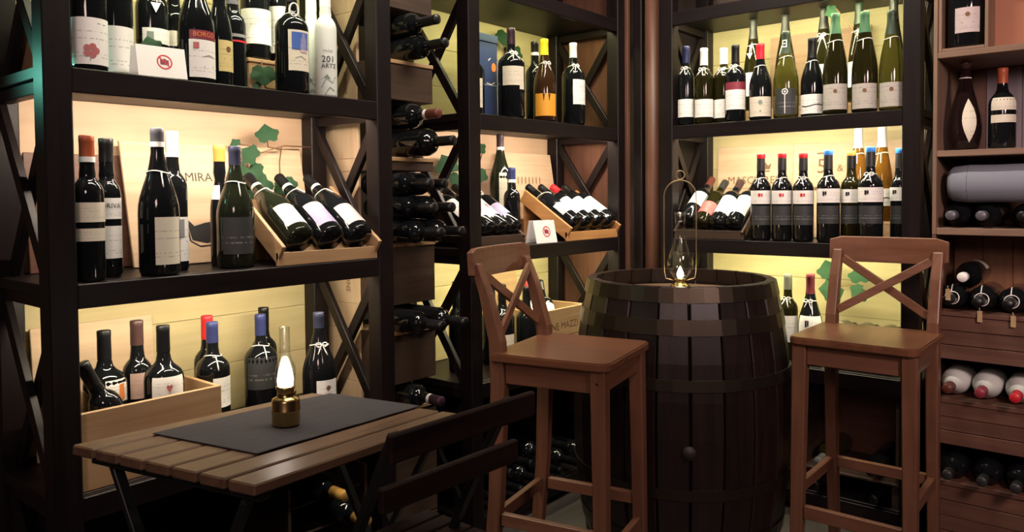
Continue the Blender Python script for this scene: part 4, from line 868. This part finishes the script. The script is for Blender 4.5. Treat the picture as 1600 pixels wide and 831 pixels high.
# ------------------------------------------------------------------ barrel and its lantern
BX, BY, BH = 2.365, 1.245, .908
t = thing('barrel', 'old oak wine barrel with metal hoops used as a table between two stools', 'barrel', (BX, BY, 0))
def br(z): u_ = (z/BH - .5)*2; return .366 - .054*u_*u_
NS = 22
barrelw = wood('barrel_wood', (.018, .009, .007), (.008, .004, .004), 'z', .36)
ha = PI/NS*2
for i in range(NS):
    a0, a1 = i*ha + .006, (i+1)*ha - .006
    bm = bmesh.new(); zs = [BH*k/8 for k in range(9)]; rows = []
    for z in zs:
        r = br(z); rows.append([bm.verts.new((q*math.cos(a), q*math.sin(a), z)) for q, a in ((r - .004, a0), (r, a0 + .012), (r, a1 - .012), (r - .004, a1), (r - .028, a1), (r - .028, a0))])
    for A_, B_ in zip(rows, rows[1:]):
        for k in range(6): bm.faces.new((A_[k], A_[(k+1) % 6], B_[(k+1) % 6], B_[k]))
    bm.faces.new(rows[0][::-1]); bm.faces.new(rows[-1])
    obj('stave', bm, barrelw, t)
hoopm = plain('hoop_iron', (.055, .043, .032), .38, .85)
for z0, z1 in ((.862, .906), (.765, .812), (.60, .635), (.27, .305), (.10, .145), (.004, .048)):
    obj('hoop', lathe([(br(z0) - .002, z0), (br(z0) + .0025, z0), (br(z1) + .0025, z1), (br(z1) - .002, z1)], 44), hoopm, t, False)
for i in range(7):
    x0 = -.30 + i*.6/7; x1 = x0 + .6/7 - .001
    rr = .284; bm = bmesh.new(); pts = []
    n = 5
    for k in range(n + 1):
        x = x0 + (x1 - x0)*k/n; pts.append((x, math.sqrt(max(rr*rr - x*x, 1e-5)) if abs(x) < rr else .003))
    lo = [(max(-rr, min(rr, x)), -y) for x, y in pts]; hi = [(max(-rr, min(rr, x)), y) for x, y in pts[::-1]]
    vv = [bm.verts.new((x, y, .835)) for x, y in lo + hi]; f = bm.faces.new(vv)
    ex = bmesh.ops.extrude_face_region(bm, geom=[f]); bmesh.ops.translate(bm, verts=[e for e in ex['geom'] if isinstance(e, bmesh.types.BMVert)], vec=(0, 0, .018))
    bmesh.ops.recalc_face_normals(bm, faces=bm.faces[:])
    obj('head_board', bm, wood('barrel_head', (.16, .09, .05), (.09, .05, .03), 'y', .5), t)
bung = obj('bung', lathe([(0, 0), (.022, 0), (.020, .010), (0, .012)], 16), plain('bung_dark', (.02, .012, .01), .6), t, True)
bung.matrix_local = frame((math.cos(R(212)), math.sin(R(212)), 0), (0, 0, 1), (.365*math.cos(R(212)), .365*math.sin(R(212)), .42))

def point(name, loc, power, col, rad):
    l = bpy.data.lights.new(name, 'POINT'); l.energy = power; l.color = col; l.shadow_soft_size = rad
    o = bpy.data.objects.new(name, l); COL.objects.link(o); o.location = loc; return o
t = thing('oil_lantern', 'glass oil lantern with tall wire hoop standing on the barrel', 'lantern', (BX - .005, BY - .005, .8535))
obj('fuel_pot', lathe([(0, 0), (.030, 0), (.034, .006), (.034, .022), (.026, .032), (.016, .036), (.014, .042), (.020, .043), (.020, .050), (0, .050)], 20), BRASS, t, True)
obj('chimney', lathe([(.0215, .051), (.034, .066), (.043, .085), (.044, .105), (.036, .135), (.024, .165), (.0175, .195), (.0165, .235), (.019, .275), (.0178, .275), (.0153, .235), (.0163, .195), (.0226, .165), (.0346, .135), (.0425, .105), (.0415, .085), (.0326, .067), (.0202, .0525)], 24), CLEAR, t, True)
obj('flame', lathe([(0, .051), (.009, .054), (.012, .063), (.007, .078), (.002, .088), (0, .090)], 12), FLAME, t, True)
hp = [(-.050, 0, .05), (-.055, 0, .075), (-.055, 0, .30)] + [(-.055*math.cos(a), 0, .33 + .055*math.sin(a)) for a in [PI*i/12 for i in range(13)]] + [(.055, 0, .30), (.055, 0, .075), (.050, 0, .05), (.020, 0, .042)]
rotm = Matrix.Rotation(R(-50), 4, 'Z')
bm = tube([(-.020, 0, .042)] + hp, .0020, 6); bm.transform(rotm); obj('wire_hoop', bm, plain('hoop_wire', (.35, .27, .16), .35, .9), t, True)
bm = tube([(.015*math.cos(a), 0, .402 + .015*math.sin(a)) for a in [2*PI*i/16 for i in range(16)]], .0020, 6, True); bm.transform(rotm); obj('hanging_ring', bm, plain('hoop_wire', (.35, .27, .16), .35, .9), t, True)
point('lantern_light', (BX - .005, BY - .005, .928), .35, (1.0, .72, .42), .012)

# ------------------------------------------------------------------ bar stools
def stool(label, x, y, rz):
    t = thing('bar_stool', label, 'stool', (x, y, 0), rz, 'bar stools')
    W, D, Z = .365, .352, .755; hb, lean = .29, .080
    sw = stoolw
    # seat with rounded corners
    bm = bmesh.new(); c = []
    for cx, cy, a0 in ((W/2 - .03, D/2 - .012, 0), (-W/2 + .03, D/2 - .012, 90), (-W/2 + .03, -D/2 + .03, 180), (W/2 - .03, -D/2 + .03, 270)):
        rr = .012 if cy > 0 else .03
        for k in range(5): c.append((cx + (.03 if cy < 0 else .03)*math.cos(R(a0 + 22.5*k)), cy + rr*math.sin(R(a0 + 22.5*k))))
    vs = [bm.verts.new((px, py, Z - .024)) for px, py in c]; f = bm.faces.new(vs)
    e = bmesh.ops.extrude_face_region(bm, geom=[f]); bmesh.ops.translate(bm, verts=[q for q in e['geom'] if isinstance(q, bmesh.types.BMVert)], vec=(0, 0, .024))
    bmesh.ops.recalc_face_normals(bm, faces=bm.faces[:])
    bmesh.ops.bevel(bm, geom=[q for q in bm.edges if abs(q.verts[0].co.z - q.verts[1].co.z) < 1e-4 and len(q.link_faces) == 2], offset=.004, segments=2, affect='EDGES')
    obj('seat', bm, wood('seat_wood', (.20, .082, .042), (.14, .055, .028), 'y', .30), t)
    lx, fy, by = W/2 - .030, -D/2 + .035, D/2 - .020
    zt = Z - .025
    for s in (-1, 1):
        obj('leg', taper((s*(lx + .008), fy - .010, 0), (s*lx, fy, zt), .034, .042), sw('z'), t)
        # rear leg runs on into the back post
        bm = bmesh.new(); rows = []
        for z, yy, th, ww in ((0, by + .045, .034, .032), (.35, by + .012, .040, .034), (.66, by, .044, .036), (Z + .03, by + .006, .042, .034), (Z + .16, by + .040, .034, .032), (Z + hb - .045, by + .072, .026, .030)):
            rows.append([bm.verts.new((s*lx + ax*ww/2, yy + ay*th/2, z)) for ax, ay in ((-1, -1), (1, -1), (1, 1), (-1, 1))])
        for A_, B_ in zip(rows, rows[1:]):
            for k in range(4): bm.faces.new((A_[k], A_[(k+1) % 4], B_[(k+1) % 4], B_[k]))
        bm.faces.new(rows[0][::-1]); bm.faces.new(rows[-1])
        bmesh.ops.recalc_face_normals(bm, faces=bm.faces[:])
        o = obj('rear_leg', bm, sw('z'), t)
        md = o.modifiers.new('bevel', 'BEVEL'); md.width = .004; md.segments = 2; md.angle_limit = .9
        obj('apron', box((s*lx - .010, fy + .0215, zt - .060), (s*lx + .010, by - .0225, zt)), sw('y'), t)
        obj('stretcher', bar((s*(lx + .003), fy + .014, .285), (s*(lx + .001), by - .006, .285), .020, .034), sw('y'), t)
    obj('apron', box((-lx + .0215, fy - .010, zt - .060), (lx - .0215, fy + .010, zt)), sw('x'), t)
    obj('apron', box((-lx + .0185, by - .010, zt - .060), (lx - .0185, by + .010, zt)), sw('x'), t)
    obj('stretcher', bar((-lx - .004 + .019, fy - .005, .215), (lx + .004 - .019, fy - .005, .215), .020, .040), sw('x'), t)
    obj('stretcher', bar((-lx + .017, by + .016, .285), (lx - .017, by + .016, .285), .020, .034), sw('x'), t)
    # crossed back bars
    z0, z1 = Z + .045, Z + hb - .075
    yb0, yb1 = by + .012, by + .056
    for s, off in ((1, -.006), (-1, .006)):
        obj('cross_bar', bar((s*(-lx + .017), yb0 + off, z0), (s*(lx - .017), yb1 + off, z1), .026, .012, upv=(0, 1, 0)), sw('x'), t)
    # curved top rail
    bm = bmesh.new(); rows = []; n = 10; hw = lx + .028
    for i in range(n + 1):
        u_ = -1 + 2*i/n; px = u_*hw; yy = by + .074 - .020*(1 - u_*u_)*-1
        e_ = .0 if abs(u_) < .99 else .010
        rows.append([bm.verts.new((px, yy + a, z)) for a, z in ((-.011, Z + hb - .088 + e_), (.009, Z + hb - .088 + e_), (.013, Z + hb - .004 - e_), (-.003, Z + hb - .002 - e_), (-.007, Z + hb - .004 - e_))])
    for A_, B_ in zip(rows, rows[1:]):
        for k in range(5): bm.faces.new((A_[k], A_[(k+1) % 5], B_[(k+1) % 5], B_[k]))
    bm.faces.new(rows[0][::-1]); bm.faces.new(rows[-1]); bmesh.ops.recalc_face_normals(bm, faces=bm.faces[:])
    o = obj('top_rail', bm, sw('x'), t)
    md = o.modifiers.new('bevel', 'BEVEL'); md.width = .003; md.segments = 2
    for s in (-1, 1):
        b = obj('screw_head', lathe([(0, 0), (.005, 0), (.004, .002), (0, .0025)], 10), STEEL, t, True)
        b.matrix_local = frame((1, 0, 0) if s > 0 else (-1, 0, 0), (0, 0, 1), (s*(lx + .0195), fy, zt - .03))
    return t
stool('brown wooden bar stool with crossed back, left of the barrel', 1.780, 1.277, .221)
stool('brown wooden bar stool with crossed back, right of the barrel', 2.490, .675, -1.563)

# ------------------------------------------------------------------ folding table, runner, lamp
TX, TY, TZ, TR, TW, TD, TILT = .871, 1.319, .730, .230, .620, .445, -.085
t = thing('folding_table', 'slatted wooden folding table in the left foreground', 'table', (TX, TY, 0), TR)
sl = Matrix.Translation((0, 0, TZ)) @ Matrix.Rotation(-TILT, 4, 'Y')
N7 = 7; pw_ = TD/N7
for i in range(N7):
    y0 = -TD/2 + i*pw_ + .004; y1 = y0 + pw_ - .008
    bm = box((-TW/2, y0, -.018), (TW/2, y1, 0), .0025); bm.transform(sl)
    obj('slat', bm, tablew('x'), t)
for x in (-.27, .27):
    bm = box((x - .014, -TD/2 + .02, -.036), (x + .014, TD/2 - .02, -.0185), .002); bm.transform(sl); obj('crossbar', bm, STEEL, t)
for x in (-.27, .27):
    for sy, dx in ((1, .011), (-1, -.011)):
        obj('leg', bar((x + dx, sy*-.175, .002), (x + dx, sy*.175, TZ - .037 + x*TILT), .012, .020, upv=(1, 0, 0)), STEEL, t)
    obj('hinge_bolt', bar((x - .02, 0, (TZ - .037 + x*TILT)/2), (x + .02, 0, (TZ - .037 + x*TILT)/2), .008, .008, upv=(0, 1, 0)), STEEL, t)
for y in (-.175, .175): obj('foot_bar', box((-.26, y - .006, .0), (.26, y + .006, .012)), STEEL, t)
run = thing('table_runner', 'dark grey cloth placemat spread on the folding table', 'placemat', (TX, TY, TZ), TR)
bm = bmesh.new(); nx, ny = 14, 8; vs = []
def rl(x): return x*TILT + .0022 + .0005*math.sin(x*40)
g0 = [[bm.verts.new((-.185 + .50*i/nx, -.098 + .265*j/ny, rl(-.185 + .50*i/nx))) for j in range(ny + 1)] for i in range(nx + 1)]
for i in range(nx):
    for j in range(ny): bm.faces.new((g0[i][j], g0[i+1][j], g0[i+1][j+1], g0[i][j+1]))
e = bmesh.ops.extrude_face_region(bm, geom=bm.faces[:]); bmesh.ops.translate(bm, verts=[q for q in e['geom'] if isinstance(q, bmesh.types.BMVert)], vec=(0, 0, .0018))
bmesh.ops.recalc_face_normals(bm, faces=bm.faces[:])
obj('cloth', bm, wood('grey_cloth', (.050, .045, .052), (.036, .032, .040), 'x', .85, 60, .3), run)
lx_, ly_ = .866, 1.326
t = thing('table_lamp', 'small brass oil lamp with lit glass chimney on the folding table', 'lamp', (lx_, ly_, TZ + .0078))
obj('brass_base', lathe([(0, 0), (.0265, 0), (.0275, .003), (.0275, .026), (.0285, .028), (.0285, .031), (.0275, .033), (.0275, .048), (.026, .052), (.019, .055), (.0165, .058), (.0165, .070), (.019, .072), (.019, .076), (0, .076)], 28), BRASS, t, True)
obj('burner_knob', lathe([(0, 0), (.006, 0), (.006, .003), (0, .004)], 10), BRASS, t, True).matrix_local = frame((.6, -.8, 0), (0, 0, 1), (.010, -.0135, .064))
obj('chimney', lathe([(.0175, .0765), (.0195, .085), (.0205, .100), (.0195, .115), (.0135, .128), (.0105, .140), (.0100, .195), (.0091, .195), (.0096, .140), (.0126, .127), (.0184, .115), (.0193, .100), (.0184, .085), (.0165, .0775)], 24), CLEAR, t, True)
obj('glowing_mantle', lathe([(0, .0765), (.0150, .0775), (.0160, .088), (.0125, .110), (.0085, .122), (0, .124)], 14), BULB, t, True)
point('table_lamp_light', (lx_, ly_, TZ + .105), .5, (1.0, .84, .68), .012)

# ------------------------------------------------------------------ folding chair
t = thing('folding_chair', 'dark slatted folding chair tucked under the right side of the table', 'chair', (1.03, 1.0, 0), -.02)
cm = lambda a: wood('chair_wood', (.030, .016, .012), (.015, .009, .008), a, .7, spec=.12)
for z0, z1, yy, x0, x1 in ((.735, .785, -.012, -.185, .200), (.645, .690, .006, -.190, .165)):
    obj('back_slat', box((x0, yy - .008, z0), (x1, yy + .008, z1), .003), cm('x'), t)
for s in (-1, 1):
    obj('back_frame', bar((s*.150, .42, .0), (s*.150, .012, .775), .014, .022, upv=(1, 0, 0)), STEEL, t)
    obj('front_frame', bar((s*.132, -.02, .0), (s*.132, .38, .445), .014, .022, upv=(1, 0, 0)), STEEL, t)
for i in range(5):
    y = .05 + i*.050
    obj('seat_slat', box((-.18, y, .447), (.18, y + .042, .463), .002), cm('x'), t)
obj('foot_bar', bar((-.15, .395, .045), (.15, .395, .045), .012, .012), STEEL, t)
